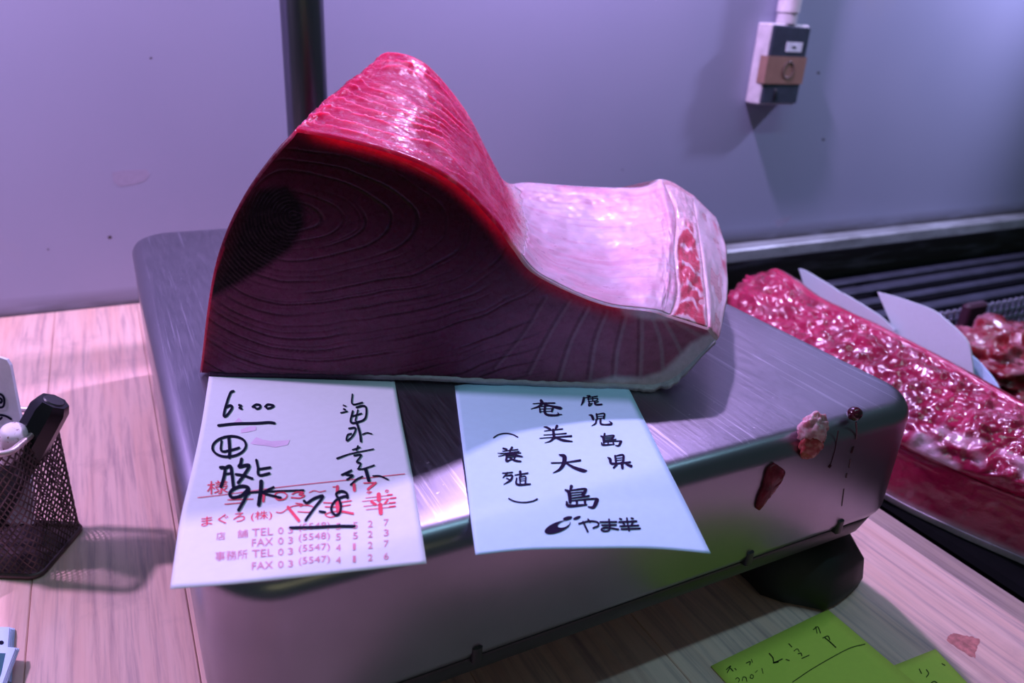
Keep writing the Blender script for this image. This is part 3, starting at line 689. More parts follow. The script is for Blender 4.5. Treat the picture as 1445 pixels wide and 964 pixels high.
for L_, w_ in (([(250, 245), (300, 228), (350, 240), (410, 228)], 8), ([(480, 192), (525, 188)], 9), ([(525, 188), (522, 250)], 30), ([(685, 170), (690, 225)], 30), ([(780, 155), (900, 150)], 12), ([(895, 152), (820, 213)], 24),
               ([(800, 298), (1060, 268)], 6), ([(765, 332), (1095, 297)], 6), ([(780, 380), (1090, 345)], 6), ([(805, 412), (1090, 382)], 6),
               ([(925, 265), (928, 318)], 42), ([(940, 365), (946, 445)], 42), ([(855, 335), (895, 362)], 26), ([(985, 352), (1012, 318)], 18),
               ([(1010, 270), (1055, 266)], 14), ([(1040, 302), (1090, 296)], 14), ([(1030, 348), (1085, 343)], 14), ([(1030, 385), (1085, 379)], 14),
               ([(390, 345), (520, 345), (660, 325)], 11), ([(405, 385), (520, 385), (650, 365)], 11), ([(520, 330), (530, 430)], 34), ([(530, 425), (450, 440), (405, 462), (450, 485), (510, 470), (535, 430)], 10), ([(570, 430), (675, 450)], 22),
               ([(-70, 437), (-15, 440), (60, 390), (130, 372), (250, 372), (290, 395), (255, 435), (140, 432)], 9), ([(120, 350), (185, 360), (165, 382)], 11), ([(45, 390), (150, 520)], 30)): rp.stroke(L_, w_)
rp.ellipse(1005, 232, 18, 14, 0, (1005, 232, 10, 7)); rp.stroke([(808, 245), (862, 240)], 5); rp.stroke([(835, 228), (832, 262)], 5); rp.ellipse(832, 245, 24, 12, 0, (832, 245, 18, 8))
rp.text('様', 292, 699, 30, 19, -0.08)
rp.text('まぐろ', 284, 744, 62, 13.5, -0.13); rp.text('(株)', 354, 737, 30, 14, -0.09)
tag(rp.lay(slip, 'red_print', M_RED, 0.0014), kind='stuff')
pp = Ink()
pp.text('店', 305, 763, 13, 11); pp.text('舗', 335, 760, 15, 11); pp.text('事務所', 303.5, 792.5, 46, 13, -0.075)
for (y0, w0, d, f4, last) in ((757.5, 'TEL', (0, 0), '(5548)', '5527'), (772, 'FAX', (1, 0), '(5548)', '5523'), (787.5, 'TEL', (0, 0), '(5547)', '4127'), (805, 'FAX', (0, 0), '(5547)', '4126')):
    pp.text(w0, 355.5, y0, 30, 10.5); pp.text('0', 392.5, y0-3.0, 7.5, 9.5); pp.text('3', 406.5, y0-4.0, 7, 9.5)
    pp.text(f4, 421.5, y0-5.5, 44, 12, -0.075)
    for ch, xx, dy in zip(last, (474, 498, 519, 541.5), (8.5, 10.2, 12.2, 14.2)): pp.text(ch, xx, y0-dy-0.5, 4 if ch == '1' else 7, 9.3)
tag(pp.lay(slip, 'pink_print', M_PINKINK, 0.0012), kind='stuff')
hw = Ink(290, 540, 9.643)
for L_, w_ in (([(380, 125), (345, 140), (310, 220), (285, 300), (262, 380), (250, 462), (285, 458), (340, 390), (362, 338), (330, 320), (280, 345)], 33), ([(458, 315), (485, 325)], 32), ([(460, 352), (492, 365)], 28),
               ([(640, 338), (690, 306), (745, 318), (738, 352), (700, 364), (668, 345)], 28), ([(810, 335), (850, 305), (928, 322), (890, 350), (840, 360), (824, 335)], 27), ([(175, 592), (400, 568), (700, 560), (860, 550), (938, 560)], 34)): hw.stroke(L_, w_)
hw.at(0, 0, 1); hw.ellipse(323.5, 631, 25.5, 16, -0.12, (323.5, 631, 22, 12.6))
hw.at(220, 530, 3.11)
for L_, w_ in (([(288, 290), (288, 334), (330, 330), (365, 320)], 10), ([(320, 272), (324, 330), (322, 362)], 14)): hw.stroke(L_, w_)
hw.at(260, 630, 7.417)
for L_, w_ in (([(380, 228), (425, 238), (415, 330), (385, 430)], 34), ([(425, 235), (482, 216), (500, 300), (514, 428)], 34), ([(412, 300), (480, 290)], 20), ([(600, 140), (590, 190), (575, 220), (678, 205), (630, 300), (565, 388)], 33), ([(540, 300), (620, 312), (712, 345)], 26), ([(755, 150), (772, 230), (782, 308), (890, 290)], 27), ([(790, 245), (900, 228)], 24),
               ([(672, 500), (668, 440), (600, 424), (512, 455), (476, 508), (512, 545), (600, 522), (662, 466), (640, 545), (600, 620), (570, 675)], 34), ([(805, 375), (800, 480), (780, 618)], 42), ([(935, 435), (870, 465), (825, 495), (900, 518), (1010, 545)], 24), ([(680, 490), (900, 478), (1250, 466)], 18)): hw.stroke(L_, w_)
hw.at(420, 540, 6.022)
for L_, w_ in (([(388, 198), (410, 206)], 11), ([(392, 230), (404, 236)], 16), ([(366, 262), (422, 250)], 11), ([(465, 105), (466, 188), (550, 175)], 14), ([(500, 215), (558, 202), (584, 228), (574, 308), (520, 338), (452, 342), (468, 248)], 17), ([(460, 292), (542, 268)], 13), ([(512, 238), (490, 328)], 13),
               ([(436, 395), (492, 392), (470, 455), (418, 500), (424, 452), (455, 440)], 15), ([(500, 340), (528, 430), (538, 505)], 20), ([(550, 446), (590, 432), (630, 442)], 11), ([(465, 577), (530, 556)], 11), ([(512, 545), (500, 582)], 15), ([(335, 650, 16), (450, 610, 11), (645, 570, 10)], None), ([(480, 625), (540, 620), (502, 680), (535, 692), (515, 740)], 15),
               ([(510, 740), (560, 738), (650, 708)], 13), ([(578, 745), (605, 838)], 30), ([(375, 790), (462, 750), (405, 785), (470, 795), (420, 830)], 17), ([(450, 875), (500, 830), (550, 805)], 16), ([(640, 800), (700, 800), (768, 830)], 13)): hw.stroke(L_, w_)
hw.at(400, 660, 6.885)
for L_, w_ in (([(200, 330), (228, 350), (300, 305), (385, 285), (300, 400), (215, 518)], 26), ([(352, 432), (405, 440)], 22), ([(625, 300), (612, 255), (560, 236), (512, 265), (540, 320), (560, 380), (545, 450), (500, 466), (466, 420), (480, 360), (530, 310), (598, 285), (622, 300)], 24), ([(68, 590), (300, 586), (500, 576), (690, 576)], 26)): hw.stroke(L_, w_)
tag(hw.lay(slip, 'handwriting', M_INK, 0.0022), kind='stuff')

# --- printed origin label
zr = zl
lab = Sheet([(643, 556), (690, 549), (735, 551), (770, 553), (810, 549), (886, 546)], [(886, 546), (911, 596), (940, 655), (972, 718), (1003, 781)],
            [(671, 783), (740, 776), (820, 774), (920, 774), (1003, 781)], [(643, 556), (651, 620), (658, 675), (664, 730), (671, 783)], zr, 0.05, 0.34, lambda a, b: 0.008*np.sin(np.pi*np.clip(np.asarray(b)/0.7, 0, 1)))
lab.build('origin_label', M_PAPER_R, 'pale blue label printed with large black brush characters, under the right of the tuna', 'paper label')
bk = Ink(740, 550, 8.7625); bk.bold = 1.18
for L_ in ([(105, 178, 8), (230, 170, 14), (375, 170, 16)], [(205, 140, 30), (215, 170, 34), (180, 210, 22), (80, 243, 6)], [(230, 175, 14), (320, 205, 20), (440, 232, 32), (465, 232, 8)],
           [(185, 212, 12), (195, 282, 20)], [(190, 212, 10), (345, 208, 14), (338, 272, 22)], [(200, 243, 8), (340, 238, 8)], [(205, 275, 8), (330, 270, 8)], [(255, 195, 24), (252, 285, 26), (295, 318, 24), (420, 318, 18), (410, 285, 6)], [(405, 312, 16), (460, 312, 10)],
           [(240, 465, 8), (275, 470, 20), (320, 497, 24)], [(402, 455, 30), (378, 502, 16)], [(245, 515, 8), (470, 490, 14)], [(240, 565, 8), (380, 556, 10), (515, 545, 15)], [(190, 605, 8), (300, 597, 10), (580, 578, 20)], [(355, 500, 26), (368, 600, 32)], [(370, 595, 30), (320, 640, 18), (250, 662, 4)], [(385, 597, 18), (480, 630, 26), (590, 645, 12)],
           [(775, 80, 12), (805, 86, 26)], [(720, 108, 8), (900, 86, 14)], [(735, 105, 24), (725, 150, 26), (700, 198, 8)], [(780, 122, 9), (900, 112, 11), (893, 142, 13)], [(790, 105, 14), (795, 142, 12)], [(845, 95, 14), (845, 142, 11)], [(785, 150, 8), (890, 142, 10)], [(800, 158, 16), (798, 203, 17), (832, 186, 9)], [(798, 178, 8), (838, 172, 10)], [(868, 152, 19), (880, 188, 19), (955, 186, 18)], [(870, 172, 9), (912, 152, 13)],
           [(795, 318, 6), (830, 325, 26), (850, 370, 26)], [(890, 305, 18), (900, 365, 19)], [(900, 308, 10), (985, 300, 16), (980, 357, 22)], [(905, 335, 7), (975, 330, 7)], [(905, 362, 8), (975, 355, 8)], [(888, 375, 20), (880, 420, 19), (830, 452, 5)], [(940, 370, 22), (945, 425, 21), (1000, 437, 15), (1078, 427, 24), (1045, 392, 5)]): bk.stroke(L_)
SHIMA = [[(700, 465, 26), (690, 500, 13)], [(650, 495, 14), (682, 520, 28), (690, 600, 22)], [(690, 498, 10), (820, 486, 16), (800, 532, 28)], [(700, 520, 8), (800, 510, 8)], [(700, 541, 8), (800, 530, 8)], [(690, 566, 10), (850, 546, 14)], [(690, 587, 10), (905, 570, 16), (910, 600, 30), (885, 642, 22), (842, 638, 8)], [(660, 597, 14), (680, 630, 22), (830, 620, 11)], [(747, 592, 18), (747, 622, 14)], [(815, 590, 18), (818, 620, 16)]]
for st_ in SHIMA:
    bk.stroke([(940+(x-645)*0.93, 550+(y-462)*0.82, w_*0.92) for x, y, w_ in st_])
bk.at(690, 610, 6.026)
for L_ in SHIMA: bk.stroke(L_)
for L_ in ([(530, 265, 10), (640, 261, 10), (775, 243, 16)], [(598, 195, 10), (640, 212, 32), (635, 270, 30), (600, 320, 20), (545, 350, 5)], [(655, 265, 12), (720, 303, 20), (800, 330, 26), (830, 331, 10)],
           [(1010, 218, 8), (1030, 235, 22), (1045, 270, 17), (1150, 262, 9)], [(1072, 205, 15), (1080, 265, 16)], [(1075, 205, 8), (1140, 199, 16), (1140, 262, 19)], [(1080, 225, 6), (1135, 220, 6)], [(1085, 243, 6), (1135, 238, 6)], [(1045, 276, 10), (1200, 258, 14)], [(1130, 265, 22), (1135, 308, 20)], [(1085, 280, 16), (1060, 305, 15)], [(1165, 275, 12), (1208, 292, 22)],
           [(120, 140, 12), (150, 150, 15)], [(195, 135, 18), (180, 155, 9)], [(115, 165, 6), (245, 150, 9)], [(95, 186, 6), (255, 168, 9)], [(75, 182, 4), (270, 180, 9)], [(180, 150, 11), (178, 188, 14)], [(80, 208, 5), (150, 192, 10), (180, 180, 14)], [(190, 184, 12), (230, 200, 18), (285, 212, 9)], [(145, 205, 9), (225, 200, 9), (215, 226, 11)], [(150, 205, 14), (150, 248, 18), (188, 236, 8)], [(155, 218, 6), (215, 213, 6)], [(180, 226, 12), (225, 245, 16), (270, 252, 12)],
           [(115, 352, 8), (200, 345, 10)], [(155, 350, 15), (120, 390, 9)], [(145, 375, 8), (195, 370, 14), (185, 410, 17), (125, 447, 5)], [(150, 395, 10), (170, 405, 9)], [(220, 368, 8), (330, 352, 12)], [(265, 340, 20), (270, 380, 16)], [(235, 395, 12), (240, 448, 16), (350, 445, 12)], [(260, 385, 13), (265, 435, 12)], [(265, 385, 8), (310, 380, 10), (310, 435, 15)], [(268, 402, 5), (308, 398, 5)], [(268, 418, 5), (308, 415, 5)],
           [(38, 50, 8), (80, 24, 8), (140, 13, 8), (200, 22, 8), (245, 45, 8)], [(168, 568, 10), (220, 592, 10), (300, 601, 10), (370, 590, 10), (410, 572, 12)]): bk.stroke(L_)
for L_ in ([(765, 782), (850, 760), (918, 768), (930, 798), (885, 818)], [(800, 765), (840, 850)], [(842, 745), (860, 768)], [(945, 768), (1085, 766)], [(960, 795), (1080, 792)], [(1020, 745), (1026, 828), (980, 845), (955, 830), (1000, 815), (1100, 830)],
           [(1112, 740), (1126, 744)], [(1210, 735), (1225, 739)], [(1105, 768), (1255, 760)], [(1172, 735), (1180, 790)], [(1140, 776), (1152, 790)], [(1225, 770), (1212, 788)], [(1115, 803), (1270, 796)], [(1125, 828), (1285, 822)], [(1185, 800), (1192, 842)]): bk.stroke(L_, 13)
bk.ellipse(583, 812, 117, 44, -0.36, (636, 786, 54, 25)); bk.ellipse(668, 735, 41, 15, -0.22); bk.ellipse(748, 732, 34, 12, -0.35)
tag(bk.lay(lab, 'brush_print', M_BRUSH, 0.0014), kind='stuff')

# --- yellow-green sticky notes on the counter
def note(name, q, z, label, marks, o_):
    e = lambda a, b: [tuple(np.array(a)*(1-t)+np.array(b)*t) for t in (0, 0.5, 1)]
    sh = Sheet(e(q[0], q[1]), e(q[1], q[2]), e(q[3], q[2]), e(q[0], q[3]), lambda a, b: z+0.004*np.sin(b*3.0)*a*0+0*a)
    sh.build(name, M_NOTE, label, 'sticky note', 0.0012, 12, 12)
    ik = Ink(*o_)
    for L_, w_ in marks: ik.stroke(L_, w_)
    tag(ik.lay(sh, 'handwriting', M_GREY, 0.0010), kind='stuff')
H_ = (1000, 860, 3.803)
note('sticky_note', [(1003, 940), (1168, 860), (1374, 1033.6), (1200.5, 1155)], ZT+0.0045, 'yellow-green sticky note with pen writing and a curved line, in front of the black foot',
     [([(95, 325), (118, 305), (100, 340)], 5), ([(118, 318), (130, 332)], 5), ([(140, 318), (148, 326)], 4), ([(202, 290), (222, 282), (220, 300)], 5), ([(230, 270), (234, 285)], 4), ([(145, 375), (155, 368), (165, 378), (160, 392)], 4), ([(180, 385), (185, 365), (200, 368), (205, 388)], 4), ([(222, 368), (228, 352), (240, 358), (235, 372), (222, 368)], 4), ([(250, 340), (262, 330)], 3), ([(285, 318), (292, 345)], 3),
      ([(325, 238), (345, 262), (352, 285), (395, 268)], 6), ([(348, 288), (372, 283)], 8), ([(415, 270), (432, 276)], 5), ([(430, 186), (446, 203)], 5), ([(458, 225), (475, 213), (486, 228)], 4), ([(480, 240), (495, 236), (500, 250)], 5), ([(500, 265), (538, 248)], 5), ([(562, 110), (585, 95), (600, 128)], 5), ([(575, 95), (582, 130)], 4), ([(612, 155), (640, 145), (650, 165)], 5), ([(625, 155), (650, 175), (682, 205)], 6),
      ([(450, 392), (560, 318), (700, 238), (770, 205), (838, 188)], 4.5)], H_)
note('sticky_note', [(1216, 957), (1320, 916), (1415, 1017), (1310, 1060)], ZT+0.0020, 'yellow sticky note corner at the bottom edge, lying under the larger note',
     [([(1130, 322), (1142, 345)], 5), ([(1168, 325), (1180, 345), (1168, 365)], 5), ([(1195, 395), (1210, 388), (1225, 395)], 5), ([(1252, 293), (1268, 302)], 5)], H_)

# ================================================================== pen basket and what stands in it
bF = np.array([-0.376, 2.286]); bR = np.array([-0.254, 2.513]); bd = bR-bF; bl = np.array([-bd[1], bd[0]])
quad_ = [bF, bR, bR+bl, bF+bl]; ZB, ZTOP = ZT, -1.245
bc = bF+bd/2+bl/2
def rim_path(z, n=6, r=0.035, grow=0.0):
    out = []
    for k in range(4):
        p, a, b = quad_[k], quad_[k-1], quad_[(k+1) % 4]; da = (a-p)/np.linalg.norm(a-p); db = (b-p)/np.linalg.norm(b-p)
        p1, p2 = p+da*r, p+db*r
        for t in np.linspace(0, 1, n):
            q_ = (1-t)**2*p1+2*t*(1-t)*p+t*t*p2; out.append(q_+(q_-bc)*grow)
    return [np.array([q_[0], q_[1], z]) for q_ in out]
pb = thing('pen_basket', 'rusty square wire mesh pen basket standing on the counter at the left edge', 'pen holder', (bc[0], bc[1], ZT))
M_WIRE = plain('rusty_wire', (0.10, 0.065, 0.07), 0.5, 0.6, 80, 0.6)
M_RIM = plain('worn_rim', (0.55, 0.45, 0.46), 0.4, 0.5, 60, 0.55)
def ring(z, r, name, mat):
    L_ = rim_path(z); mb = MB(); mb.tube(L_+L_[:2], r, 8, False).build(name, mat, pb)
ring(ZTOP, 0.010, 'top_rim', M_RIM); ring(ZB+0.011, 0.010, 'bottom_rim', M_WIRE)
path = np.array(rim_path(0, 8)+rim_path(0, 8)[:1])[:, :2]; seg = np.concatenate([[0], np.cumsum(np.linalg.norm(np.diff(path, axis=0), axis=1))]); per = seg[-1]
at_ = lambda s_: np.array([np.interp(s_ % per, seg, path[:, 0]), np.interp(s_ % per, seg, path[:, 1])])
mb = MB(); nw = 46; hz = ZTOP-ZB-0.02; pitch = hz*0.72
for k in range(nw):
    for d in (1, -1):
        pts = []
        for t in np.linspace(0, 1, 25):
            s_ = k*per/nw+d*t*pitch; xy = at_(s_); pts.append((xy[0], xy[1], ZB+0.012+t*hz))
        mb.tube(pts, 0.0027, 4, False)
tag(mb.build('wire_mesh', M_WIRE, pb), kind='stuff')
V = np.array(rim_path(ZB+0.006)); n = len(V)
mk('base_plate', np.concatenate([V, V-[0, 0, 0.005]]), [tuple(range(n)), tuple(range(n, 2*n))[::-1]]+[(i, n+i, n+(i+1) % n, (i+1) % n) for i in range(n)], M_WIRE, pb, False)

def px_at(p, base, toward):
    """point on the pixel ray p at the same distance along the view axis as base (working units)"""
    d = ray(p); return d*((np.array(base)@CF)/(d@CF))
end = onz(np.array((76.0, 566.0)), -1.165); low = np.array([-0.545, 2.43, ZB+0.075])
ax = (end-low)/np.linalg.norm(end-low)
mkk = thing('marker_pen', 'black marker pen leaning out of the wire mesh basket', 'marker', tuple(low))
mb = MB(); mb.tube([low, low+(end-low)*0.62], [0.044, 0.048], 16).build('barrel', M_BLACKPL, mkk)
capb = low+(end-low)*0.60
capo = sharp(MB().tube([capb, capb+ax*0.01, end-ax*0.025, end], [0.052, 0.057, 0.055, 0.044], 8).build('cap', plain('cap_black', (0.008, 0.008, 0.012), 0.22), mkk), 25)
MB().tube([end-ax*0.002, end+ax*0.004], [0.032, 0.028], 20).build('cap_plug', M_BLACKPL, capo)

# white price card and white-capped pen
cb = np.array([bc[0]-0.02, bc[1]-0.055, -1.35])
pq = [(-60, 492), (12, 509), (34, 640), (-45, 625)]
CN_ = np.array([CF[0], CF[1], -0.12]); CN_ /= np.linalg.norm(CN_); CP_ = np.array([bc[0]-0.05, bc[1]+0.03, ZB+0.03])
def on_card(p): d = ray(np.array(p, float)); return d*((CP_@CN_)/(d@CN_))
cq = np.array([on_card(p) for p in [(-50, 494), (0, 505), (9, 508), (14, 516), (22, 558), (33, 612), (44, 680), (46, 740), (-30, 735)]])
nn_ = np.cross(cq[1]-cq[0], cq[-2]-cq[0]); nn_ /= np.linalg.norm(nn_); nn_ = nn_ if nn_@CF > 0 else -nn_
k = len(cq); tagc = mk('price_card', np.concatenate([cq, cq+nn_*0.012]), [tuple(range(k)), tuple(range(k, 2*k))[::-1]]+[(i, k+i, k+(i+1) % k, (i+1) % k) for i in range(k)], plain('card_white', (0.60, 0.62, 0.72), 0.4), smooth=False)
tag(tagc, 'grey-white plastic card with black writing, standing in the mesh basket', 'card')
ik = Ink(0, 500, 6.885)
for L_ in ([(-40, 390), (0, 385), (35, 410), (45, 455), (30, 510), (-30, 515)], [(-30, 440), (10, 470), (20, 440), (-10, 420)], [(-40, 610), (0, 590), (60, 600), (110, 628)], [(-10, 640), (20, 615)]): ik.stroke(L_, 22)
mk('writing', np.array([on_card(p) for p in ik.V])-nn_*0.0015, ik.F, M_INK, tagc, False)
ce = onz(np.array((19.0, 607.0)), -1.215); cl_ = np.array([-0.44, 2.56, ZB+0.06]); ax = (ce-cl_)/np.linalg.norm(ce-cl_)
wp = thing('white_pen', 'white round-ended pen with worn specks, in front of the card in the basket', 'pen', tuple(cl_))
MB().tube([cl_, cl_+(ce-cl_)*0.7], 0.026, 16).build('barrel', plain('pen_white', (0.55, 0.52, 0.6), 0.4), wp)
m, nt, bs = newmat('worn_white'); nt.links.new(ramp(nt, noise(nt, coords(nt), 420, 4, 0.6), [(0.60, (0.78, 0.70, 0.80)), (0.66, (0.28, 0.14, 0.12))]), bs.inputs['Base Color']); bs.inputs['Roughness'].default_value = 0.5
MB().tube([cl_+(ce-cl_)*0.68, ce-ax*0.02, ce-ax*0.004, ce+ax*0.004], [0.038, 0.038, 0.034, 0.020], 24).build('end_cap', m, wp)

# ================================================================== cards at the lower left corner
def cards(name, q, n, z0, lab_, dx_):
    q = [np.array(p, float) for p in q]
    for i in range(n):
        z = z0+i*0.0075; off = np.array([dx_*(n-1-i), 0.6*(n-1-i)]); Q = onz(np.array(q)+off, z+0.006); m_ = len(Q)
        o = mk(name, np.concatenate([Q, Q-[0, 0, 0.006]]), [tuple(range(m_))[::-1], tuple(range(m_, 2*m_))]+[(j, (j+1) % m_, m_+(j+1) % m_, m_+j) for j in range(m_)], M_CARD, smooth=False)
        tag(o, lab_[i], 'card')
        if i == n-1: top = (o, z+0.0065)
    return top
L4 = ['pale blue card, lowest of the upper pile in the bottom left corner', 'pale blue card, second from below in the upper corner pile', 'pale blue card, third from below in the upper corner pile', 'pale blue card on top of the upper pile with a dark printed mark']
o, z = cards('printed_card', [(-70, 884), (13, 885), (8, 960), (-80, 960)], 4, ZT+0.001, L4, 2.6)
m_ = Ink(); m_.ellipse(2, 907, 3.5, 3); m_.V = m_.V
mk('printed_mark', onz(np.array(m_.V), z), m_.F, M_INK, o, False)
L4 = ['pale blue card, lower one of the front corner pile', 'pale blue card, middle one of the front corner pile', 'pale blue card on top of the front corner pile with a dark teal block']
o, z = cards('printed_card', [(-70, 908), (22, 914), (2, 968), (-10, 1000), (-90, 1000)], 3, ZT+0.034, L4, 2.4)
mk('printed_block', onz(np.array([(-20, 921), (8, 922), (2, 950), (-6, 975), (-20, 975)]), z), [(0, 1, 2, 3, 4)], flat('teal_print', (0.05, 0.13, 0.17)), o, False)

# ================================================================== switch box on the wall
sb = thing('switch_box', 'grey switch box with dark front and brown tape, on the wall', 'switch box', (4.74, 4.62, -0.56))
bx0, bx1, bz0, bz1, by = 4.535, 4.935, -0.555, 0.035, 4.53
M_BOX = plain('box_grey', (0.60, 0.55, 0.58), 0.5)
sharp(MB().box((bx0, by+0.02, bz0), (bx1, 4.70, bz1), 0.012).build('housing', M_BOX, sb))
fr = sharp(MB().box((bx0+0.012, by, bz0+0.012), (bx1-0.004, by+0.03, bz1-0.012), 0.01).build('front_cover', plain('cover_dark', (0.045, 0.055, 0.08), 0.25), sb))
MB().box((4.70, by-0.004, -0.16), (4.865, by+0.001, -0.09)).build('label_strip', plain('label_white', (0.75, 0.76, 0.85), 0.5), fr, False)
MB().box((4.76, by-0.006, -0.135), (4.80, by-0.003, -0.12)).build('label_print', M_INK, fr, False)
m = plain('brown_tape', (0.30, 0.17, 0.13), 0.35, var=0.1)
MB().box((bx0+0.0, by-0.006, -0.395), (bx1+0.004, by-0.001, -0.195), 0).box((bx0-0.006, by-0.006, -0.395), (bx0-0.001, by+0.075, -0.195)).build('tape', m, sb, False)
mb = MB(); t = np.linspace(0, 2*math.pi, 25); mb.tube([(4.76+0.055*math.cos(a), by-0.007, -0.29+0.06*math.sin(a)) for a in t], 0.006, 6, False).build('dial_ring', plain('dial', (0.14, 0.09, 0.08), 0.5), sb)
MB().box((4.66, by-0.010, -0.52), (4.685, by+0.001, -0.43), 0.004).build('latch', M_BLACKPL, fr)
mb = MB(); mb.tube([(bx1+0.01, by+0.05, -0.345), (bx1+0.03, by+0.05, -0.345)], 0.012, 10).build('screw', plain('screw_tan', (0.7, 0.5, 0.4), 0.4), sb)
cd = thing('conduit_pipe', 'pale grey conduit pipe running up the wall from the switch box', 'pipe', (4.735, 4.61, 0.036))
MB().tube([(4.735, 4.61, 0.115), (4.735, 4.61, 2.6)], 0.085, 24).build('pipe', M_BOX, cd)
MB().tube([(4.735, 4.61, 0.036), (4.735, 4.61, 0.12)], 0.076, 24).build('connector', plain('connector_grey', (0.52, 0.48, 0.52), 0.5), cd)

# ================================================================== the long loin in the display case
sharp(MB().box((2.56, 0.30, ZT-0.46), (3.95, 3.25, ZT-0.012), 0.02).build('black_tray', plain('tray_black', (0.004, 0.004, 0.005), 0.7, Specular_IOR_Level=0.05)))
tag(bpy.data.objects['black_tray'], 'black tray under the long red loin, beside the counter edge', 'tray')
loin = thing('tuna_loin', 'long wet red tuna loin lying in the display case right of the scale', 'tuna loin', (3.0, 1.8, ZT-0.012))
LY = [3.12, 3.0, 2.6, 2.2, 1.8, 1.5, 1.25, 1.0, 0.75, 0.45]
bX = np.interp(LY, [0.45, 0.8, 1.04, 1.25, 1.5, 2.0, 3.0, 3.12], [2.88, 2.78, 2.71, 2.64, 2.585, 2.60, 3.00, 3.18])
cX = np.interp(LY, [0.45, 1.32, 1.86, 2.29, 2.6, 3.0, 3.12], [2.92, 2.97, 3.10, 3.17, 3.24, 3.34, 3.38])+0.02
cZ = np.interp(LY, [0.45, 2.2, 2.45, 2.9, 3.05, 3.12], [-1.27, -1.29, -1.33, -1.27, -1.30, -1.40])
zb = ZT-0.010; rowsL = []
for y, bx_, cx_, cz_ in zip(LY, bX, cX, cZ):
    wz = zb+(cz_-zb)*0.52
    rowsL.append([(bx_, y, zb), (bx_-0.005, y, zb+0.028), (bx_+0.03, y, wz-0.02), (bx_+0.045, y, wz), (bx_*0.45+cx_*0.55-0.02, y, wz+(cz_-wz)*0.72), (cx_-0.03, y, cz_-0.015), (cx_+0.03, y, cz_), (cx_+0.20, y, cz_-0.10), (cx_+0.42, y, zb+0.12), (cx_+0.44, y, zb)])
rowsL = np.array(rowsL); dn = []
for r_ in rowsL:
    q_, ic = catmull(r_, 22, (0, 1, 3, 9)); dn.append(q_)
dn = np.array(dn); GL = np.stack([catmull(dn[:, j], 30)[0] for j in range(dn.shape[1])], 1)
rL = np.linspace(0, 9, len(GL)); RL, CL = np.meshgrid(rL, ic, indexing='ij')
du = np.gradient(GL, axis=0); dv = np.gradient(GL, axis=1); nL = np.cross(du, dv); nL /= np.linalg.norm(nL, axis=-1, keepdims=True)+1e-9
if nL[150, 90, 2] < 0: nL = -nL
xw, yw = GL[..., 0], GL[..., 1]
rough_z = sstep(2.9, 3.3, CL)*(1-sstep(4.9, 5.4, CL))
bead = fbm(CL*6+yw*2.5, yw*20, 4, 101); bead2 = np.maximum(0, vnoise(CL*9, yw*34, 102)-0.45)*1.8
scr = np.sin((yw*2.2+CL*1.5+fbm(CL*2, yw*3, 2, 103)*2.5)*5)*0.5+0.5
dL = rough_z*((bead-0.5)*0.050+(fbm(CL*9, yw*44, 2, 107)-0.4)*0.020+bead2*0.018+scr*0.012)+(1-rough_z)*(fbm(CL*3, yw*9, 3, 104)-0.5)*0.012*sstep(0.8, 1.4, CL)
step = sstep(2.85, 3.15, CL+0.35*(fbm(yw*5, yw*0, 3, 106)-0.5))*(1-sstep(3.3, 4.2, CL)); dL = dL+step*0.035
GL = GL+nL*dL[..., None]
cL = np.empty(GL.shape); cL[:] = (0.40, 0.009, 0.072)
k_ = rough_z*sstep(0.35, 0.7, fbm(CL*3, yw*9, 4, 110)); cL = cL+(np.array([0.20, 0.006, 0.030])-cL)*(k_*0.8)[..., None]  # crevice shade put into the colour as dark blotches
k_ = rough_z*sstep(0.60, 0.72, fbm(CL*1.5+yw*4, yw*3, 3, 111))*0.25; cL = cL+(np.array([0.62, 0.22, 0.32])-cL)*k_[..., None]
fas = step*sstep(0.46, 0.58, fbm(CL*2, yw*7, 3, 112))*(CL < 3.7)*(1-sstep(1.7, 2.0, yw)); cL = cL+(np.array([0.74, 0.46, 0.60])-cL)*(fas*0.9)[..., None]
k_ = (1-rough_z)*(CL < 3)*sstep(0.6, 0.75, fbm(CL*3+yw*10, yw*16, 4, 113))*0.35; cL = cL+(np.array([0.65, 0.25, 0.36])-cL)*k_[..., None]
k_ = (1-sstep(0.9, 1.15, CL)); cL = cL+(np.array([0.78, 0.62, 0.74])-cL)*k_[..., None]
k_ = sstep(5.0, 5.4, CL)*(CL < 8); cL = cL+(np.array([0.44, 0.02, 0.08])-cL)*k_[..., None]
nr_, nc_ = CL.shape; VL = GL.reshape(-1, 3); ends = [GL[0].mean(0), GL[-1].mean(0)]
FL_ = gridF(nr_, nc_, True)+[(j, nr_*nc_, (j+1) % nc_) for j in range(nc_)]+[((nr_-1)*nc_+j, (nr_-1)*nc_+(j+1) % nc_, nr_*nc_+1) for j in range(nc_)]
VL[:, 2] = np.maximum(VL[:, 2], ZT-0.0115)
mk('flesh', np.concatenate([VL, ends]), FL_, M_LOIN, loin, True, np.concatenate([cL.reshape(-1, 3), [(0.4, 0.02, 0.06)]*2]))
j0, j1 = 0, int(np.searchsorted(ic, 0.95)); sk_ = GL[:, j0:j1+1]+np.array([-0.006, 0, 0.0]); sk_in = GL[:, j0:j1+1]+np.array([0.02, 0, 0.0]); ncs = j1-j0+1
V = np.concatenate([sk_.reshape(-1, 3), sk_in.reshape(-1, 3)]); kk = nr_*ncs; V[:, 2] = np.maximum(V[:, 2], ZT-0.0112)
F = gridF(nr_, ncs)+[f[::-1] for f in gridF(nr_, ncs, False, kk)]
for i in range(nr_-1):
    for j in (0, ncs-1): F.append((i*ncs+j, (i+1)*ncs+j, kk+(i+1)*ncs+j, kk+i*ncs+j))
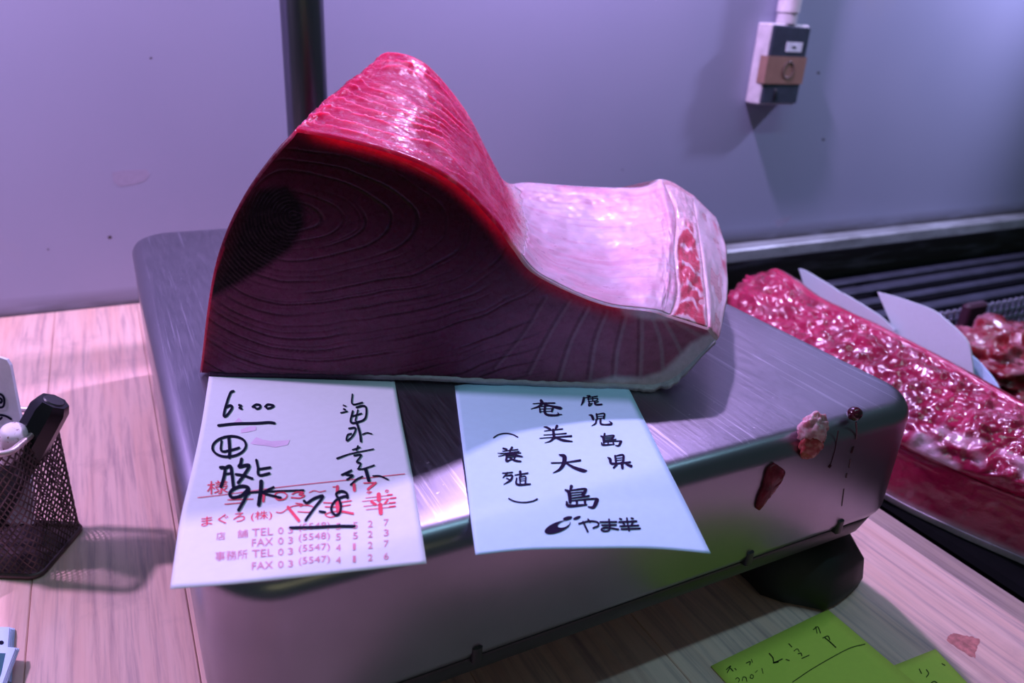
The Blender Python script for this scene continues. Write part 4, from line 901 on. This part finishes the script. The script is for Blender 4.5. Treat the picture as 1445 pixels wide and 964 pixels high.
mk('skin', V, F, flesh('loin_skin', 0.15, 0.35, (0.004, 0.002, 0.003), 120, 0.2, False, (0.76, 0.64, 0.76)), loin, True, label='white skin edge along the bottom')

# tags tucked behind the loin: upright sheets in a plane along the loin's crest
TD = np.array([0.19, 0.98, 0]); TN = np.array([0.98, -0.19, 0])
def on_tag(p, x_):
    d = ray(np.asarray(p, float)); c = np.array([x_, 2.29, 0])@TN; return d*(c/(d@TN))[..., None]
def tagsheet(name, pxs, x_, mat, label, lpx, curl=0.0, th=0.008):
    C_, _ = catmull(list(pxs), 5); Q = on_tag(C_, x_); zlow = ZT-0.0115
    lowp = [np.array([Q[-1][0], Q[-1][1], zlow]), on_tag(np.array(lpx, float), x_)*np.array([1, 1, 0])+np.array([0, 0, zlow])]; t_ = (C_[:, 0]-C_[:, 0].min())/np.ptp(C_[:, 0])
    Q = Q+TN*(curl*np.sin(t_*math.pi))[:, None]; n_ = len(Q)
    B_ = np.array([lowp[1]*(1-t)+lowp[0]*t for t in np.linspace(0, 1, n_)])
    V = np.concatenate([Q, B_, Q+TN*th, B_+TN*th]); F = []
    for i in range(n_-1): F += [(i, i+1, n_+i+1, n_+i), (2*n_+i+1, 2*n_+i, 3*n_+i, 3*n_+i+1), (i+1, i, 2*n_+i, 2*n_+i+1), (n_+i, n_+i+1, 3*n_+i+1, 3*n_+i)]
    F += [(0, n_, 3*n_, 2*n_), (n_-1, 3*n_-1, 4*n_-1, 2*n_-1)]
    return tag(mk(name, V, F, mat, smooth=False), label, 'paper tag')
tagsheet('paper_tag', [(1127, 379), (1138, 383), (1170, 402), (1186, 413), (1195, 417), (1240, 445), (1262, 465)], 3.72, M_PAPER_T, 'narrow white paper tag tucked behind the far end of the loin', (1160, 412))
tagsheet('paper_tag', [(1238, 412), (1262, 419), (1310, 437), (1330, 451), (1358, 475), (1368, 492), (1374, 530)], 3.76, M_PAPER_T, 'large pale blue paper tag leaning behind the middle of the loin', (1300, 500), 0.02)
tagsheet('paper_tag', [(1362, 494), (1382, 514), (1402, 538), (1415, 560)], 3.83, M_PAPER_R, 'small bright blue paper corner behind the right end of the large tag', (1380, 520), 0.01)

# wire grille and a rough offcut deeper in the case
gr = thing('wire_grille', 'pale wire grille standing in the dark display case behind the loin tags', 'grille', (6.0, 3.2, ZT-0.46))
M_GRW = plain('grille_wire', (0.55, 0.55, 0.68), 0.35, 0.8)
for zz in (-2.13, -2.06, -1.99, -1.92):
    MB().tube([(4.3, 3.2, zz), (8.4, 3.2, zz)], 0.010, 6).build('cross_wire', M_GRW, gr)
me0 = None
for k in range(52):
    x_ = 4.32+k*0.08
    if me0 is None:
        o0 = MB().tube([(x_, 3.2, ZT-0.46), (x_, 3.2, -1.90)], 0.014, 6).build('upright_wire', M_GRW, gr); me0 = o0
    else:
        o1 = me0.copy(); COL.objects.link(o1); o1.parent = gr; o1.location = (k*0.08*U, 0, 0)
sharp(MB().box((5.62, 3.10, ZT-0.46), (5.86, 3.18, -1.84), 0.02).build('bracket', plain('bracket_dark', (0.05, 0.012, 0.03), 0.5), gr))
def lump(name, c, rad, mat, colr, amp, seed, parent=None, floor=None, nu=90, nv=60, fq=3.0, **k):
    th = np.linspace(0, 2*math.pi, nu, endpoint=False); ph_ = np.linspace(0.03, math.pi-0.03, nv); PH, TH = np.meshgrid(ph_, th, indexing='ij')
    D = np.stack([np.sin(PH)*np.cos(TH), np.sin(PH)*np.sin(TH), np.cos(PH)], -1)
    nz = fbm(D[..., 0]*fq+D[..., 2]*2.1+7, D[..., 1]*fq+D[..., 2]*1.7+9, 4, seed)-0.45
    V = np.array(c)+D*np.array(rad)*(1+amp*nz)[..., None]
    if floor is not None: V[..., 2] = np.maximum(V[..., 2], floor)
    F = gridF(nv, nu, True)+[tuple(range(nu))[::-1], tuple(range((nv-1)*nu, nv*nu))]
    cc = np.array(colr[0])+(np.array(colr[1])-np.array(colr[0]))*sstep(0.42, 0.6, fbm(TH*3, PH*4, 3, seed+5))[..., None]
    return mk(name, V.reshape(-1, 3), F, mat, parent, True, cc.reshape(-1, 3), **k)
o = lump('tuna_offcut', (5.12, 2.50, -1.98), (0.62, 0.42, 0.24), M_LOIN, ((0.26, 0.008, 0.02), (0.42, 0.13, 0.18)), 0.9, 130, floor=ZT-0.459, fq=5)
tag(o, 'rough dark red tuna offcut in the display case at the right edge', 'tuna piece')

# ================================================================== scraps stuck to the scale's front
def px_front(p, y=PY0): return onY(np.array(p, float), y)
sc1 = thing('fat_scrap', 'pinkish-white scrap of fat stuck on the front edge of the scale', 'meat scrap', tuple(px_front((1147, 636))))
lump('fat', px_front((1149, 606), PY0+0.006), (0.046, 0.028, 0.044), M_LINING, ((0.50, 0.20, 0.25), (0.70, 0.46, 0.52)), 1.0, 140, sc1, nu=40, nv=26, fq=2.5)
lump('flesh', px_front((1145, 628), PY0-0.004), (0.040, 0.018, 0.044), M_LOINS, ((0.38, 0.05, 0.06), (0.52, 0.16, 0.15)), 0.7, 143, sc1, nu=40, nv=26, fq=2.0)
def slab(name, pxs, y, th, mat, colr, seed, parent=None):
    C_, _ = catmull(list(pxs)+[pxs[0]], 6); C_ = C_[:-1]; n_ = len(C_); c_ = C_.mean(0); V = []; lv = [(1.0, 0.002), (0.98, -th*0.6), (0.75, -th), (0.4, -th*1.15)]
    for kf, dy_ in lv:
        q_ = c_+(C_-c_)*kf; P_ = onY(q_, y); P_[:, 1] += dy_+0.3*th*(vnoise(q_[:, 0]/4, q_[:, 1]/4, seed)-0.5)*(dy_ < 0); V.append(P_)
    V = np.concatenate(V+[(onY(c_, y)+[0, -th*1.1, 0])[None], onY(c_, y)[None]]); F = gridF(4, n_, True)+[(3*n_+i, 3*n_+(i+1) % n_, 4*n_) for i in range(n_)]+[((i+1) % n_, i, 4*n_+1) for i in range(n_)]
    cc = np.array(colr[0])+(np.array(colr[1])-np.array(colr[0]))*vnoise(V[:, 0]*60, V[:, 2]*40, seed)[:, None]
    return mk(name, V, F, mat, parent, True, cc)
o = slab('flesh_shred', [(1092, 653), (1100, 658), (1106, 665), (1098, 682), (1086, 698), (1078, 708), (1070, 718), (1066, 716), (1069, 702), (1076, 684), (1082, 662)], PY0-0.001, 0.012, M_LOINS, ((0.07, 0.003, 0.012), (0.26, 0.02, 0.04)), 150)
tag(o, 'dark red shred of flesh stuck to the front side of the scale', 'meat scrap')
M_BLOOD = plain('blood', (0.045, 0.004, 0.012), 0.12, 0, 60, 0.3)
bd_ = thing('blood_drip', 'dark blood drop with a thin broken drip on the front right of the scale', 'blood', tuple(px_front((1188, 725))))
V = lump('drop', px_front((1206, 584), PY0+0.016), (0.022, 0.020, 0.020), M_BLOOD, ((0, 0, 0), (0, 0, 0)), 0.15, 160, bd_, nu=28, nv=18)
for L_, w_ in (([(1208, 596), (1209, 608), (1208, 620)], 2.2), ([(1204, 630), (1201, 639)], 3.2), ([(1200, 648), (1198, 660)], 1.8), ([(1195, 668), (1194, 674)], 2.2), ([(1191, 690), (1188, 714)], 1.1), ([(1183, 608), (1178, 636), (1171, 659)], 1.3), ([(1172, 656), (1169, 660)], 4.0)):
    Q = px_front(np.array(L_), PY0-0.0005) if len(L_) else None
    MB().tube(list(np.array(Q)), w_/FPX*1.25, 6).build('drip', M_BLOOD, bd_)
#@@NEXT
